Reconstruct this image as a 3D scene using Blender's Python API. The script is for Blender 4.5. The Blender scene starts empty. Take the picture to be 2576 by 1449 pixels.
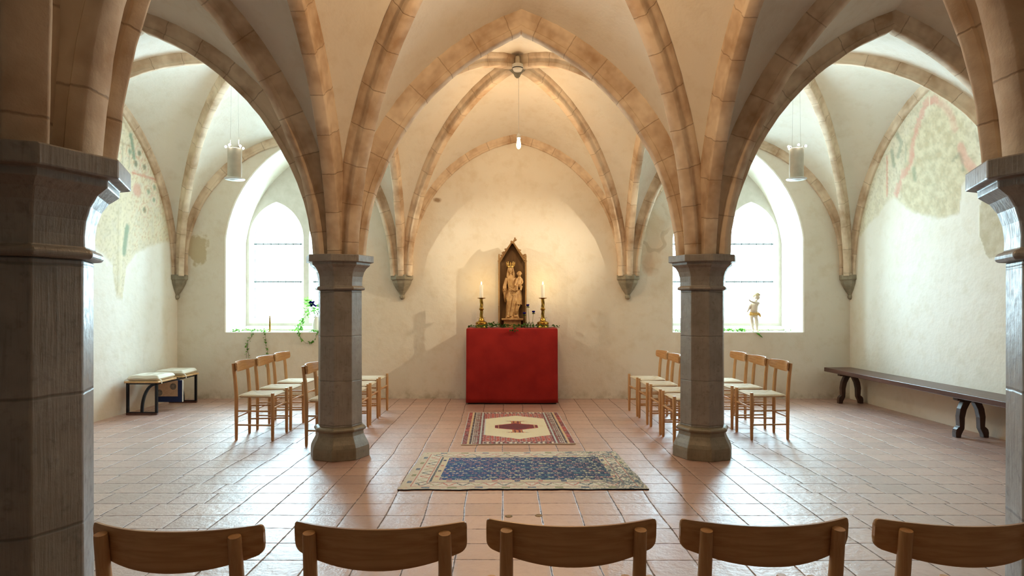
import bpy, bmesh, math, random
from mathutils import Vector, Matrix, noise
PI = math.pi
R = random.Random(7)
scene = bpy.context.scene
COL = scene.collection

# ---------------------------------------------------------------- camera, world, light, exposure
EYE = 1.323
cd = bpy.data.cameras.new('camera')
cam = bpy.data.objects.new('camera', cd)
COL.objects.link(cam)
cam.location = (0, 0, EYE)
cam.rotation_euler = (PI/2, 0, 0)
cd.sensor_width = 36.0
cd.sensor_fit = 'HORIZONTAL'
cd.lens = 1595/2576*36
cd.shift_x = (1288-1270)/2576
cd.shift_y = (770-724.5)/2576
cd.clip_start = 0.02
scene.camera = cam

SKY = 39.0
BULB = 50.0      # the bare bulbs
PEND = 7.0       # the halogen heads on the pendants
SPOT = 430.0      # the head aimed at the altar
FLAME = 2.4      # each candle flame
w = bpy.data.worlds.new('sky')
scene.world = w
w.use_nodes = True
bg = w.node_tree.nodes['Background']
bg.inputs[0].default_value = (0.60, 0.86, 1.0, 1)
bg.inputs[1].default_value = SKY

vs = scene.view_settings
scene.display_settings.display_device = 'sRGB'
vs.view_transform = 'Standard'
vs.look = 'None'
vs.gamma = 1.0
vs.exposure = -0.14
vs.use_curve_mapping = False
cy = scene.cycles
cy.max_bounces = 7
cy.diffuse_bounces = 4
cy.glossy_bounces = 3
cy.use_adaptive_sampling = True
cy.adaptive_threshold = 0.03
cy.transmission_bounces = 4
cy.transparent_max_bounces = 12
cy.caustics_reflective = False
cy.caustics_refractive = False
cy.sample_clamp_indirect = 6.0
cy.use_denoising = True

# the grid of the room: pillar lines across and along, wall planes
XS = [-4.68, -1.463, 1.752, 4.93]
YS = [9.06, 5.63, 1.91, -1.81, -5.53]
Z0 = 1.765                      # springing of the vault
AX = 0.1445                     # axis of the middle aisle
SIDE = {-1: -3.06, 1: 3.335}    # middle of the two side bays
BAYY = [(YS[0]+YS[1])/2, (YS[1]+YS[2])/2, (YS[2]+YS[3])/2]

# daylight enters by four lancets: a sky portal behind each
for sx in (-1, 1):
    for k in (-1, 1):
        ld = bpy.data.lights.new('window_daylight', 'AREA')
        ld.shape = 'RECTANGLE'
        ld.size = 0.86
        ld.size_y = 1.80
        ld.cycles.is_portal = True
        lo = bpy.data.objects.new('window_daylight', ld)
        COL.objects.link(lo)
        lo.location = (SIDE[sx]+k*0.46, 9.98, 2.02)
        lo.rotation_euler = (-PI/2, 0, 0)

def lamp(name, loc, energy, color, radius, parent=None):
    ld = bpy.data.lights.new(name, 'POINT')
    ld.energy = energy
    ld.color = color
    ld.shadow_soft_size = radius
    lo = bpy.data.objects.new(name, ld)
    COL.objects.link(lo)
    lo.location = loc
    if parent: lo.parent = parent
    return lo

# ---------------------------------------------------------------- helpers
def lin(c):
    return tuple(((v/255)/12.92 if v/255 <= 0.04045 else ((v/255+0.055)/1.055)**2.4) for v in c)
def rgba(c): return (c[0], c[1], c[2], 1)

class NT:
    def __init__(s, name):
        s.m = bpy.data.materials.new(name)
        s.m.use_nodes = True
        s.t = s.m.node_tree
        s.b = s.t.nodes['Principled BSDF']
        s.out = s.t.nodes['Material Output']
    def n(s, kind, **kw):
        nd = s.t.nodes.new(kind)
        for k, v in kw.items():
            if k.startswith('i_'):
                key = k[2:]
                key = int(key) if key.isdigit() else key.replace('_', ' ')
                nd.inputs[key].default_value = v
            else: setattr(nd, k, v)
        return nd
    def l(s, a, b): s.t.links.new(a, b)
    def val(s, a, sock):
        if isinstance(a, (int, float)): sock.default_value = a
        elif isinstance(a, tuple): sock.default_value = a if len(a) == len(sock.default_value) else rgba(a)
        else: s.l(a, sock)
    def math(s, op, a, b=0.0, c=0.0, clamp=False):
        nd = s.n('ShaderNodeMath', operation=op, use_clamp=clamp)
        s.val(a, nd.inputs[0]); s.val(b, nd.inputs[1]); s.val(c, nd.inputs[2])
        return nd.outputs[0]
    def mix(s, f, a, b):
        nd = s.n('ShaderNodeMix', data_type='RGBA')
        s.val(f, nd.inputs[0]); s.val(a, nd.inputs[6]); s.val(b, nd.inputs[7])
        return nd.outputs[2]
    def coord(s, which='Object', scale=None):
        tc = s.n('ShaderNodeTexCoord')
        o = tc.outputs[which]
        if scale:
            mp = s.n('ShaderNodeMapping')
            mp.inputs['Scale'].default_value = scale
            s.l(o, mp.inputs[0]); o = mp.outputs[0]
        return o
    def noise(s, vec, scale, detail=4, rough=0.6, dist=0.0):
        nd = s.n('ShaderNodeTexNoise')
        nd.inputs['Scale'].default_value = scale
        nd.inputs['Detail'].default_value = min(detail, 3)
        nd.inputs['Roughness'].default_value = rough
        nd.inputs['Distortion'].default_value = dist
        s.l(vec, nd.inputs['Vector'])
        return nd.outputs[0]
    def ramp(s, f, a, b, lo=0.0, hi=1.0):
        nd = s.n('ShaderNodeMapRange')
        s.val(f, nd.inputs[0])
        nd.inputs[1].default_value = a; nd.inputs[2].default_value = b
        nd.inputs[3].default_value = lo; nd.inputs[4].default_value = hi
        return nd.outputs[0]
    def bump(s, h, strength=0.3, dist=0.01):
        nd = s.n('ShaderNodeBump')
        nd.inputs['Strength'].default_value = strength
        nd.inputs['Distance'].default_value = dist
        s.l(h, nd.inputs['Height'])
        s.l(nd.outputs[0], s.b.inputs['Normal']); s.l(nd.outputs[0], s.b.inputs['Coat Normal'])
    def fin(s, col=None, rough=None, metal=None, spec=None):
        if col is not None: s.val(col, s.b.inputs['Base Color'])
        if rough is not None: s.val(rough, s.b.inputs['Roughness'])
        if metal is not None: s.b.inputs['Metallic'].default_value = metal
        if spec is not None: s.b.inputs['Specular IOR Level'].default_value = spec
        return s.m
    def sep(s, vec):
        nd = s.n('ShaderNodeSeparateXYZ'); s.l(vec, nd.inputs[0]); return nd.outputs

def simple(name, c1, c2=None, rough=0.6, metal=0.0, scale=8.0, stretch=None, bump=0.0, bscale=60.0, spec=0.5):
    t = NT(name)
    v = t.coord('Object', stretch)
    if c2 is None: c2 = tuple(x*0.8 for x in c1)
    f = t.ramp(t.noise(v, scale, 5), 0.35, 0.68)
    if bump: t.bump(t.noise(v, bscale, 4), bump, 0.004)
    return t.fin(t.mix(f, c1, c2), rough, metal, spec)

# ---- materials
def mat_plaster():
    t = NT('lime_plaster')
    v = t.coord('Object')
    n1 = t.noise(v, 0.9, 5, 0.6)
    n2 = t.noise(v, 6.0, 6, 0.65)
    n3 = t.noise(v, 45.0, 4, 0.6)
    c = t.mix(t.ramp(n1, 0.35, 0.7), lin((238, 235, 225)), lin((231, 225, 210)))
    c = t.mix(t.ramp(n2, 0.5, 0.85, 0, 0.45), c, lin((212, 200, 176)))
    h = t.math('ADD', t.math('MULTIPLY', n2, 1.0), t.math('MULTIPLY', n3, 0.25))
    t.bump(h, 0.35, 0.02)
    return t.fin(c, 0.92, 0, 0.2)
def mat_wallpaint():
    """plaster under faded wall painting: the painting lies in the colour attribute"""
    t = NT('painted_plaster')
    v = t.coord('Object')
    n1 = t.noise(v, 0.9, 5, 0.6)
    n2 = t.noise(v, 6.0, 6, 0.65)
    c = t.mix(t.ramp(n1, 0.35, 0.7), lin((240, 236, 226)), lin((233, 226, 210)))
    c = t.mix(t.ramp(n2, 0.5, 0.85, 0, 0.35), c, lin((206, 192, 160)))
    a = t.n('ShaderNodeVertexColor', layer_name='paint')
    c = t.mix(a.outputs['Alpha'], c, a.outputs['Color'])
    t.bump(t.math('ADD', n2, t.math('MULTIPLY', a.outputs['Alpha'], -0.35)), 0.35, 0.02)
    return t.fin(c, 0.92, 0, 0.2)
def mat_backwall():
    """plaster with a few stained patches where older paint shows through"""
    t = NT('stained_plaster')
    v = t.coord('Object')
    n1 = t.noise(v, 0.9, 5, 0.6)
    n2 = t.noise(v, 6.0, 6, 0.65)
    c = t.mix(t.ramp(n1, 0.35, 0.7), lin((237, 232, 219)), lin((230, 221, 203)))
    c = t.mix(t.ramp(n2, 0.5, 0.85, 0, 0.4), c, lin((204, 186, 150)))
    s = t.sep(v)
    warp = t.math('MULTIPLY', t.math('SUBTRACT', t.noise(v, 5.0, 4), 0.5), 1.5)
    def patch(c, x, z, rx, rz, colr, amt, edge=0.25):
        dx = t.math('DIVIDE', t.math('SUBTRACT', s[0], x), rx)
        dz = t.math('DIVIDE', t.math('SUBTRACT', s[2], z), rz)
        d = t.math('SQRT', t.math('ADD', t.math('MULTIPLY', dx, dx), t.math('MULTIPLY', dz, dz)))
        d = t.math('ADD', d, warp)
        f = t.ramp(d, 1.0, 1.0-edge, 0, amt)
        return t.mix(f, c, colr)
    c = patch(c, -4.40, 2.17, 0.19, 0.24, lin((198, 180, 142)), 0.8, 0.15)
    c = patch(c, -0.97, 2.84, 0.075, 0.05, lin((150, 120, 84)), 0.8, 0.5)
    c = patch(c, 2.12, 2.25, 0.22, 0.62, lin((212, 182, 144)), 0.45, 0.5)
    c = patch(c, 2.06, 1.92, 0.10, 0.22, lin((204, 164, 128)), 0.35, 0.6)
    wv = t.n('ShaderNodeTexWave', wave_type='RINGS')
    wv.inputs['Scale'].default_value = 2.2; wv.inputs['Distortion'].default_value = 9.0
    t.l(v, wv.inputs['Vector'])
    ln = t.ramp(wv.outputs['Fac'], 0.86, 0.95)
    c2 = t.mix(t.math('MULTIPLY', ln, 0.35), c, lin((172, 150, 116)))
    dx = t.math('DIVIDE', t.math('SUBTRACT', s[0], 2.12), 0.26)
    dz = t.math('DIVIDE', t.math('SUBTRACT', s[2], 2.35), 0.6)
    d = t.math('ADD', t.math('MULTIPLY', dx, dx), t.math('MULTIPLY', dz, dz))
    c = t.mix(t.ramp(d, 1.0, 0.6), c, c2)
    # damp scuffs along the foot of the wall
    foot = t.math('MULTIPLY', t.ramp(s[2], 0.0, 0.16, 1, 0), t.ramp(n2, 0.4, 0.7))
    c = t.mix(t.math('MULTIPLY', foot, 0.7), c, lin((150, 140, 112)))
    t.bump(n2, 0.35, 0.02)
    return t.fin(c, 0.92, 0, 0.2)
def mat_rib():
    """sandstone voussoirs: the arc attribute runs along the rib in metres"""
    t = NT('rib_sandstone')
    v = t.coord('Object')
    at = t.n('ShaderNodeAttribute', attribute_name='arc')
    n1 = t.noise(v, 3.0, 6, 0.65)
    n2 = t.noise(v, 28.0, 5, 0.6)
    wob = t.math('ADD', at.outputs['Fac'], t.math('MULTIPLY', n2, 0.012))
    q = t.math('DIVIDE', wob, 0.34)
    fr = t.math('FRACT', q)
    j = t.math('SUBTRACT', 1.0, t.ramp(t.math('ABSOLUTE', t.math('SUBTRACT', fr, 0.5)), 0.482, 0.496), clamp=True)
    wn = t.n('ShaderNodeTexWhiteNoise', noise_dimensions='1D')
    t.l(t.math('FLOOR', q), wn.inputs['W'])
    c = t.mix(wn.outputs['Value'], lin((238, 222, 198)), lin((224, 203, 176)))
    c = t.mix(t.ramp(n1, 0.42, 0.68, 0, 0.85), c, lin((172, 140, 108)))
    c = t.mix(t.ramp(n2, 0.6, 0.85, 0, 0.5), c, lin((234, 216, 186)))
    c = t.mix(t.math('MULTIPLY', t.math('SUBTRACT', 1.0, j), 0.5), c, lin((140, 112, 86)))
    t.bump(t.math('ADD', t.math('MULTIPLY', n2, 0.6), t.math('MULTIPLY', j, 0.6)), 0.45, 0.010)
    return t.fin(c, 0.85, 0, 0.25)
def mat_pillar(name, a, b, dark):
    t = NT(name)
    v = t.coord('Object')
    tool = t.noise(t.coord('Object', (90, 90, 5)), 1.0, 3, 0.6)
    n1 = t.noise(v, 4.0, 6, 0.65)
    n2 = t.noise(v, 30.0, 5, 0.6)
    s = t.sep(v)
    q = t.math('DIVIDE', t.math('ADD', s[2], t.math('MULTIPLY', n1, 0.02)), 0.385)
    fr = t.math('FRACT', t.math('ADD', q, 0.22))
    j = t.ramp(t.math('ABSOLUTE', t.math('SUBTRACT', fr, 0.5)), 0.483, 0.496)
    c = t.mix(t.ramp(n1, 0.35, 0.7), a, b)
    c = t.mix(t.ramp(n2, 0.55, 0.8, 0, 0.5), c, dark)
    c = t.mix(t.ramp(tool, 0.55, 0.8, 0, 0.4), c, dark)
    c = t.mix(t.math('MULTIPLY', j, 0.6), c, dark)
    h = t.math('ADD', t.math('MULTIPLY', tool, 0.7), t.math('MULTIPLY', n2, 0.6))
    h = t.math('SUBTRACT', h, j)
    t.bump(h, 0.32, 0.006)
    return t.fin(c, t.ramp(n2, 0.3, 0.8, 0.34, 0.55), 0, 0.85)
def mat_floor():
    t = NT('terracotta_tiles')
    v = t.coord('Object')
    wv = t.n('ShaderNodeTexNoise'); wv.inputs['Scale'].default_value = 0.8; wv.inputs['Detail'].default_value = 3
    t.l(v, wv.inputs['Vector'])
    sub = t.n('ShaderNodeVectorMath', operation='SUBTRACT'); t.l(wv.outputs['Color'], sub.inputs[0]); sub.inputs[1].default_value = (0.5, 0.5, 0.5)
    sc = t.n('ShaderNodeVectorMath', operation='SCALE'); t.l(sub.outputs[0], sc.inputs[0]); sc.inputs['Scale'].default_value = 0.075
    ad = t.n('ShaderNodeVectorMath', operation='ADD'); t.l(v, ad.inputs[0]); t.l(sc.outputs[0], ad.inputs[1])
    s = t.sep(ad.outputs[0])
    TX, TY = 0.249, 0.236
    rowi = t.math('FLOOR', t.math('DIVIDE', s[1], TY))
    u0 = t.math('ADD', t.math('DIVIDE', s[0], TX), 0.06)
    # the rows out in the side bays run slightly off each other
    wnr = t.n('ShaderNodeTexWhiteNoise', noise_dimensions='1D'); t.l(rowi, wnr.inputs['W'])
    out = t.math('GREATER_THAN', t.math('ABSOLUTE', t.math('SUBTRACT', s[0], AX)), 1.95)
    u = t.math('ADD', u0, t.math('MULTIPLY', out, t.math('MULTIPLY', wnr.outputs['Value'], 0.22)))
    vv = t.math('DIVIDE', s[1], TY)
    fu = t.math('SUBTRACT', t.math('FRACT', u), 0.5)
    fv = t.math('SUBTRACT', t.math('FRACT', vv), 0.5)
    cx = t.n('ShaderNodeCombineXYZ'); t.l(t.math('FLOOR', u), cx.inputs[0]); t.l(t.math('FLOOR', vv), cx.inputs[1])
    wn = t.n('ShaderNodeTexWhiteNoise', noise_dimensions='3D'); t.l(cx.outputs[0], wn.inputs['Vector'])
    rc = t.n('ShaderNodeSeparateColor'); t.l(wn.outputs['Color'], rc.inputs[0])
    e = t.math('MAXIMUM', t.math('ABSOLUTE', fu), t.math('ABSOLUTE', fv))
    n1 = t.noise(v, 3.5, 5, 0.65)
    n2 = t.noise(v, 22.0, 5, 0.65)
    n3 = t.noise(v, 90.0, 4, 0.6)
    ew = t.math('ADD', e, t.math('MULTIPLY', t.math('SUBTRACT', n2, 0.5), 0.05))
    g = t.ramp(ew, 0.478, 0.494)
    c = t.mix(wn.outputs['Value'], lin((182, 130, 110)), lin((154, 104, 86)))
    c = t.mix(t.ramp(rc.outputs[1], 0.7, 1.0, 0, 0.6), c, lin((196, 146, 122)))
    c = t.mix(t.ramp(n1, 0.4, 0.75, 0, 0.5), c, lin((200, 156, 134)))
    c = t.mix(t.ramp(n2, 0.55, 0.8, 0, 0.45), c, lin((140, 76, 56)))
    c = t.mix(t.ramp(n3, 0.68, 0.75, 0, 0.6), c, lin((96, 60, 46)))
    gc = t.mix(t.ramp(n1, 0.4, 0.6), lin((112, 92, 78)), lin((72, 56, 48)))
    c = t.mix(t.math('MULTIPLY', g, 0.9), c, gc)
    tilt = t.math('ADD', t.math('MULTIPLY', fu, t.math('SUBTRACT', rc.outputs[0], 0.5)), t.math('MULTIPLY', fv, t.math('SUBTRACT', rc.outputs[2], 0.5)))
    h = t.math('ADD', t.math('MULTIPLY', tilt, 1.0), t.math('MULTIPLY', n2, 0.75))
    h = t.math('ADD', h, t.math('MULTIPLY', t.noise(v, 9.0, 4), 0.9))
    h = t.math('ADD', h, t.math('MULTIPLY', n3, 0.10))
    h = t.math('ADD', h, t.math('MULTIPLY', t.ramp(e, 0.40, 0.5), -0.22))
    h = t.math('SUBTRACT', h, t.math('MULTIPLY', g, 0.8))
    t.bump(h, 0.6, 0.008)
    rr = t.math('ADD', t.ramp(n2, 0.3, 0.75, 0.42, 0.58), t.math('MULTIPLY', g, 0.3))
    t.l(t.math('SUBTRACT', 1.0, g, clamp=True), t.b.inputs['Coat Weight'])
    t.b.inputs['Coat Roughness'].default_value = 0.48
    t.b.inputs['Coat IOR'].default_value = 2.9
    return t.fin(c, rr, 0, 1.0)
def mat_wood(name, c1, c2, rough=0.4, stretch=(6, 6, 60), spec=0.5):
    t = NT(name)
    v = t.coord('Object', stretch)
    f = t.noise(v, 1.3, 5, 0.6, 0.6)
    f2 = t.noise(t.coord('Object'), 5.0, 3)
    c = t.mix(t.ramp(f, 0.35, 0.68), c1, c2)
    c = t.mix(t.ramp(f2, 0.4, 0.7, 0, 0.3), c, tuple(x*0.8 for x in c2))
    t.bump(f, 0.08, 0.002)
    return t.fin(c, rough, 0, spec)
def mat_weave():
    t = NT('paper_cord')
    v = t.coord('Object')
    s = t.sep(v)
    ax = t.math('ABSOLUTE', t.math('DIVIDE', s[0], 0.205)); ay = t.math('ABSOLUTE', t.math('DIVIDE', s[1], 0.185))
    side = t.math('GREATER_THAN', ax, ay)
    wx = t.math('SINE', t.math('MULTIPLY', s[0], 900.0)); wy = t.math('SINE', t.math('MULTIPLY', s[1], 900.0))
    w1 = t.math('ADD', t.math('MULTIPLY', side, wy), t.math('MULTIPLY', t.math('SUBTRACT', 1.0, side), wx))
    seam = t.ramp(t.math('ABSOLUTE', t.math('SUBTRACT', ax, ay)), 0.0, 0.05, 1, 0)
    c = t.mix(t.ramp(w1, -1, 0.4), lin((182, 160, 124)), lin((242, 228, 200)))
    c = t.mix(t.math('MULTIPLY', seam, 0.5), c, lin((140, 112, 76)))
    t.bump(w1, 0.5, 0.003)
    return t.fin(c, 0.75, 0, 0.3)
def mat_attr(name, layer, rough=0.95, bscale=160.0):
    t = NT(name)
    a = t.n('ShaderNodeVertexColor', layer_name=layer)
    t.bump(t.noise(t.coord('Object'), bscale, 3), 0.5, 0.004)
    t.b.inputs['Sheen Weight'].default_value = 0.15
    return t.fin(a.outputs['Color'], rough, 0, 0.15)
def mat_cloth(name, c1, c2, weave=520.0, rough=0.85):
    t = NT(name)
    v = t.coord('Object')
    s = t.sep(v)
    wv = t.math('MULTIPLY', t.math('SINE', t.math('MULTIPLY', t.math('ADD', s[0], s[1]), weave)), t.math('SINE', t.math('MULTIPLY', s[2], weave)))
    n1 = t.noise(v, 4.0, 4)
    t.bump(t.math('ADD', t.math('MULTIPLY', wv, 0.12), t.noise(v, 90.0, 4)), 0.3, 0.002)
    t.b.inputs['Sheen Weight'].default_value = 0.1
    return t.fin(t.mix(t.ramp(n1, 0.35, 0.7), c1, c2), rough, 0, 0.2)
def mat_glass(name, tint=(1, 1, 1), gloss=0.06):
    t = NT(name)
    tr = t.n('ShaderNodeBsdfTransparent'); tr.inputs[0].default_value = rgba(tint)
    gl = t.n('ShaderNodeBsdfGlossy'); gl.inputs['Roughness'].default_value = 0.03
    mx = t.n('ShaderNodeMixShader')
    fr = t.n('ShaderNodeFresnel'); fr.inputs[0].default_value = 1.3
    t.l(t.math('MULTIPLY', fr.outputs[0], gloss*8), mx.inputs[0])
    t.l(tr.outputs[0], mx.inputs[1]); t.l(gl.outputs[0], mx.inputs[2])
    t.l(mx.outputs[0], t.out.inputs[0])
    return t.m
def mat_glow(name, col, strength):
    """a lit envelope: it glows and lets the light of its filament through"""
    t = NT(name)
    tr = t.n('ShaderNodeBsdfTransparent')
    em = t.n('ShaderNodeEmission'); em.inputs[0].default_value = rgba(col); em.inputs[1].default_value = strength
    ad = t.n('ShaderNodeAddShader')
    t.l(tr.outputs[0], ad.inputs[0]); t.l(em.outputs[0], ad.inputs[1])
    t.l(ad.outputs[0], t.out.inputs[0])
    return t.m
def mat_leaf(name, c1, c2, trans=0.5):
    t = NT(name)
    f = t.ramp(t.noise(t.coord('Object'), 14.0, 2), 0.35, 0.65)
    c = t.mix(f, c1, c2)
    df = t.n('ShaderNodeBsdfDiffuse'); t.l(c, df.inputs[0])
    tl = t.n('ShaderNodeBsdfTranslucent'); t.l(c, tl.inputs[0])
    mx = t.n('ShaderNodeMixShader'); mx.inputs[0].default_value = trans
    t.l(df.outputs[0], mx.inputs[1]); t.l(tl.outputs[0], mx.inputs[2]); t.l(mx.outputs[0], t.out.inputs[0])
    return t.m

M = {
 'plaster': mat_plaster(), 'painted': mat_wallpaint(), 'back': mat_backwall(), 'rib': mat_rib(),
 'floor': mat_floor(),
 'pillar': mat_pillar('pillar_stone', lin((152, 147, 140)), lin((124, 118, 110)), lin((70, 64, 58))),
 'base': mat_pillar('pillar_base_stone', lin((140, 131, 110)), lin((116, 107, 88)), lin((76, 68, 54))),
 'corbel': simple('corbel_stone', lin((164, 156, 136)), lin((128, 122, 104)), 0.85, bump=0.3, bscale=40),
 'beech': mat_wood('oiled_beech', lin((218, 176, 128)), lin((198, 150, 100)), 0.38, (45, 45, 3)),
 'beech_h': mat_wood('bent_beech', lin((216, 172, 122)), lin((190, 142, 92)), 0.33, (4, 20, 60)),
 'weave': mat_weave(),
 'oak': mat_wood('dark_bench_oak', lin((96, 62, 52)), lin((66, 40, 34)), 0.32, (10, 1.0, 10)),
 'oak_v': mat_wood('dark_leg_oak', lin((74, 46, 38)), lin((48, 30, 26)), 0.4, (10, 10, 2)),
 'pine': mat_wood('pale_board', lin((222, 184, 134)), lin((204, 160, 108)), 0.5, (12, 2, 12)),
 'shrine': mat_wood('shrine_oak', lin((178, 138, 86)), lin((132, 98, 58)), 0.55, (14, 14, 2)),
 'shrine_d': mat_wood('shrine_back_oak', lin((138, 106, 66)), lin((104, 78, 48)), 0.65, (14, 14, 2)),
 'hairp': simple('pale_painted_hair', lin((214, 196, 152)), lin((190, 168, 120)), 0.6),
 'carved': simple('carved_wood', lin((198, 160, 106)), lin((160, 120, 74)), 0.5, scale=18, bump=0.15, bscale=60),
 'gold': simple('gilding', lin((255, 226, 150)), lin((246, 204, 116)), 0.42, 1.0, 20),
 'brass': simple('aged_brass', lin((176, 140, 62)), lin((112, 86, 38)), 0.3, 1.0, 25, bump=0.1),
 'steel': simple('black_steel', lin((34, 38, 44)), lin((26, 28, 34)), 0.35, 0.6, 20),
 'iron': simple('glazing_iron', lin((120, 130, 132)), lin((100, 108, 110)), 0.6, 0.2, 20),
 'lead': simple('lead_came', lin((188, 190, 190)), lin((170, 174, 174)), 0.6, 0.0, 20),
 'cushion': mat_cloth('cream_cotton', lin((236, 232, 218)), lin((222, 214, 196)), 900.0),
 'red': mat_cloth('red_altar_cloth', lin((160, 36, 30)), lin((140, 26, 24))),
 'dkwood': simple('altar_box_wood', lin((50, 34, 26)), lin((36, 24, 18)), 0.7),
 'navy': simple('navy_board', lin((18, 48, 104)), lin((14, 38, 86)), 0.6),
 'white': simple('white_plastic', lin((238, 236, 228)), lin((228, 226, 216)), 0.45),
 'lampgrey': simple('lamp_enamel', lin((206, 198, 180)), lin((192, 183, 165)), 0.5),
 'lampwhite': simple('lamp_ring_enamel', lin((236, 240, 238)), lin((226, 232, 230)), 0.4),
 'chrome': simple('chrome', lin((220, 220, 220)), lin((200, 200, 200)), 0.15, 1.0),
 'wax': simple('white_wax', lin((250, 244, 230)), lin((244, 236, 214)), 0.45),
 'wick': simple('wick', lin((40, 30, 24)), rough=0.9),
 'glass': mat_glass('window_glass', (0.97, 0.99, 0.985), 0.05),
 'bottle': mat_glass('bottle_glass', (0.93, 0.96, 0.94), 0.14),
 'leaf': mat_leaf('ivy_leaf', lin((52, 84, 40)), lin((84, 116, 60)), 0.3),
 'leaf_b': mat_leaf('sill_ivy_leaf', lin((72, 132, 42)), lin((120, 172, 78)), 0.5),
 'stem': simple('green_stem', lin((96, 112, 64)), lin((80, 92, 56)), 0.7),
 'twig': simple('brown_twig', lin((96, 84, 60)), lin((70, 62, 46)), 0.8),
 'blue': mat_leaf('anemone_petal', lin((36, 34, 120)), lin((22, 22, 84)), 0.25),
 'marble': simple('painted_plaster_figure', lin((236, 222, 204)), lin((222, 204, 184)), 0.5, scale=10),
 'ochre': simple('ochre_drapery', lin((214, 170, 88)), lin((196, 148, 70)), 0.5),
 'metal_disc': simple('worn_brass_disc', lin((150, 130, 100)), lin((110, 96, 78)), 0.45, 0.8, 60),
 'stone_sill': simple('window_limewash', lin((218, 211, 200)), lin((206, 199, 186)), 0.9, bump=0.15, bscale=30),
}

# ---- mesh helpers
def tag(o, label=None, cat=None, group=None, kind=None):
    if label: o['label'] = label
    if cat: o['category'] = cat
    if group: o['group'] = group
    if kind: o['kind'] = kind
    return o
def obj(name, bm, m, parent=None, smooth=True, loc=None, bevel=0.0, angle=40):
    bmesh.ops.recalc_face_normals(bm, faces=bm.faces[:])
    me = bpy.data.meshes.new(name)
    bm.to_mesh(me); bm.free()
    for p in me.polygons: p.use_smooth = smooth
    if smooth and angle: me.set_sharp_from_angle(angle=math.radians(angle))
    for x in (m if isinstance(m, (list, tuple)) else [m]): me.materials.append(M[x])
    o = bpy.data.objects.new(name, me)
    COL.objects.link(o)
    if loc: o.location = loc
    if parent: o.parent = parent
    if bevel:
        md = o.modifiers.new('edge', 'BEVEL'); md.width = bevel; md.segments = 2; md.limit_method = 'ANGLE'; md.angle_limit = math.radians(35)
    return o
def empty(name, loc=(0, 0, 0), rz=0.0, label=None, cat=None, group=None, kind=None):
    o = bpy.data.objects.new(name, None)
    COL.objects.link(o)
    o.empty_display_size = 0.1
    o.location = loc; o.rotation_euler = (0, 0, rz)
    return tag(o, label, cat, group, kind)
def dup(root, loc, rz, label):
    r = root.copy(); COL.objects.link(r); r.location = loc; r.rotation_euler = (0, 0, rz); r['label'] = label
    for ch in list(root.children):
        c = ch.copy(); COL.objects.link(c); c.parent = r
        for g in list(ch.children):
            d = g.copy(); COL.objects.link(d); d.parent = c
    return r
def box(bm, x0, x1, y0, y1, z0, z1, mtx=None):
    v = [bm.verts.new((x, y, z)) for z in (z0, z1) for y in (y0, y1) for x in (x0, x1)]
    fs = [bm.faces.new([v[i] for i in q]) for q in ((0, 2, 3, 1), (4, 5, 7, 6), (0, 1, 5, 4), (2, 6, 7, 3), (0, 4, 6, 2), (1, 3, 7, 5))]
    if mtx: bmesh.ops.transform(bm, matrix=mtx, verts=v)
    return fs
def frames(pts, closed=False):
    """parallel transported frames along a polyline"""
    n = len(pts); tans = []
    for i in range(n):
        a = pts[max(i-1, 0)]; b = pts[min(i+1, n-1)]
        tans.append((b-a).normalized())
    up = Vector((0, 0, 1)) if abs(tans[0].z) < 0.9 else Vector((1, 0, 0))
    u = (up - tans[0]*up.dot(tans[0])).normalized(); out = []
    for t in tans:
        u = (u - t*u.dot(t)).normalized()
        out.append((t, u, t.cross(u)))
    return out
def tube(bm, pts, rad, seg=10, cap=True, flat=1.0):
    pts = [Vector(p) for p in pts]
    rads = rad if isinstance(rad, (list, tuple)) else [rad]*len(pts)
    rings = []
    for p, r, (t, u, v) in zip(pts, rads, frames(pts)):
        rings.append([bm.verts.new(p+u*(math.cos(2*PI*k/seg)*r)+v*(math.sin(2*PI*k/seg)*r*flat)) for k in range(seg)])
    for a, b in zip(rings, rings[1:]):
        for k in range(seg): bm.faces.new((a[k], a[(k+1) % seg], b[(k+1) % seg], b[k]))
    if cap:
        bm.faces.new(rings[0][::-1]); bm.faces.new(rings[-1])
def lathe(bm, prof, seg=24, c=(0, 0, 0), rot=0.0, cap=True):
    rings = []
    for r, z in prof:
        rings.append([bm.verts.new((c[0]+r*math.sin(rot+2*PI*k/seg), c[1]-r*math.cos(rot+2*PI*k/seg), c[2]+z)) for k in range(seg)])
    for a, b in zip(rings, rings[1:]):
        for k in range(seg): bm.faces.new((a[k], a[(k+1) % seg], b[(k+1) % seg], b[k]))
    if cap:
        bm.faces.new(rings[0][::-1]); bm.faces.new(rings[-1])
def ball(bm, c, r, mtx=None, seg=14):
    r = r if isinstance(r, (tuple, list)) else (r, r, r)
    m = Matrix.Translation(c) @ (mtx or Matrix.Identity(4)) @ Matrix.Diagonal((r[0], r[1], r[2], 1))
    bmesh.ops.create_uvsphere(bm, u_segments=seg, v_segments=max(6, seg*2//3), radius=1.0, matrix=m)
def prism(bm, poly, y0, y1, plane='xz'):
    """poly in the plane, thickness along the third axis"""
    f = {'xz': lambda a, b, t: (a, t, b), 'yz': lambda a, b, t: (t, a, b), 'xy': lambda a, b, t: (a, b, t)}[plane]
    A = [bm.verts.new(f(a, b, y0)) for a, b in poly]; B = [bm.verts.new(f(a, b, y1)) for a, b in poly]
    bm.faces.new(A[::-1]); bm.faces.new(B)
    n = len(poly)
    for k in range(n): bm.faces.new((A[k], A[(k+1) % n], B[(k+1) % n], B[k]))
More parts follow.
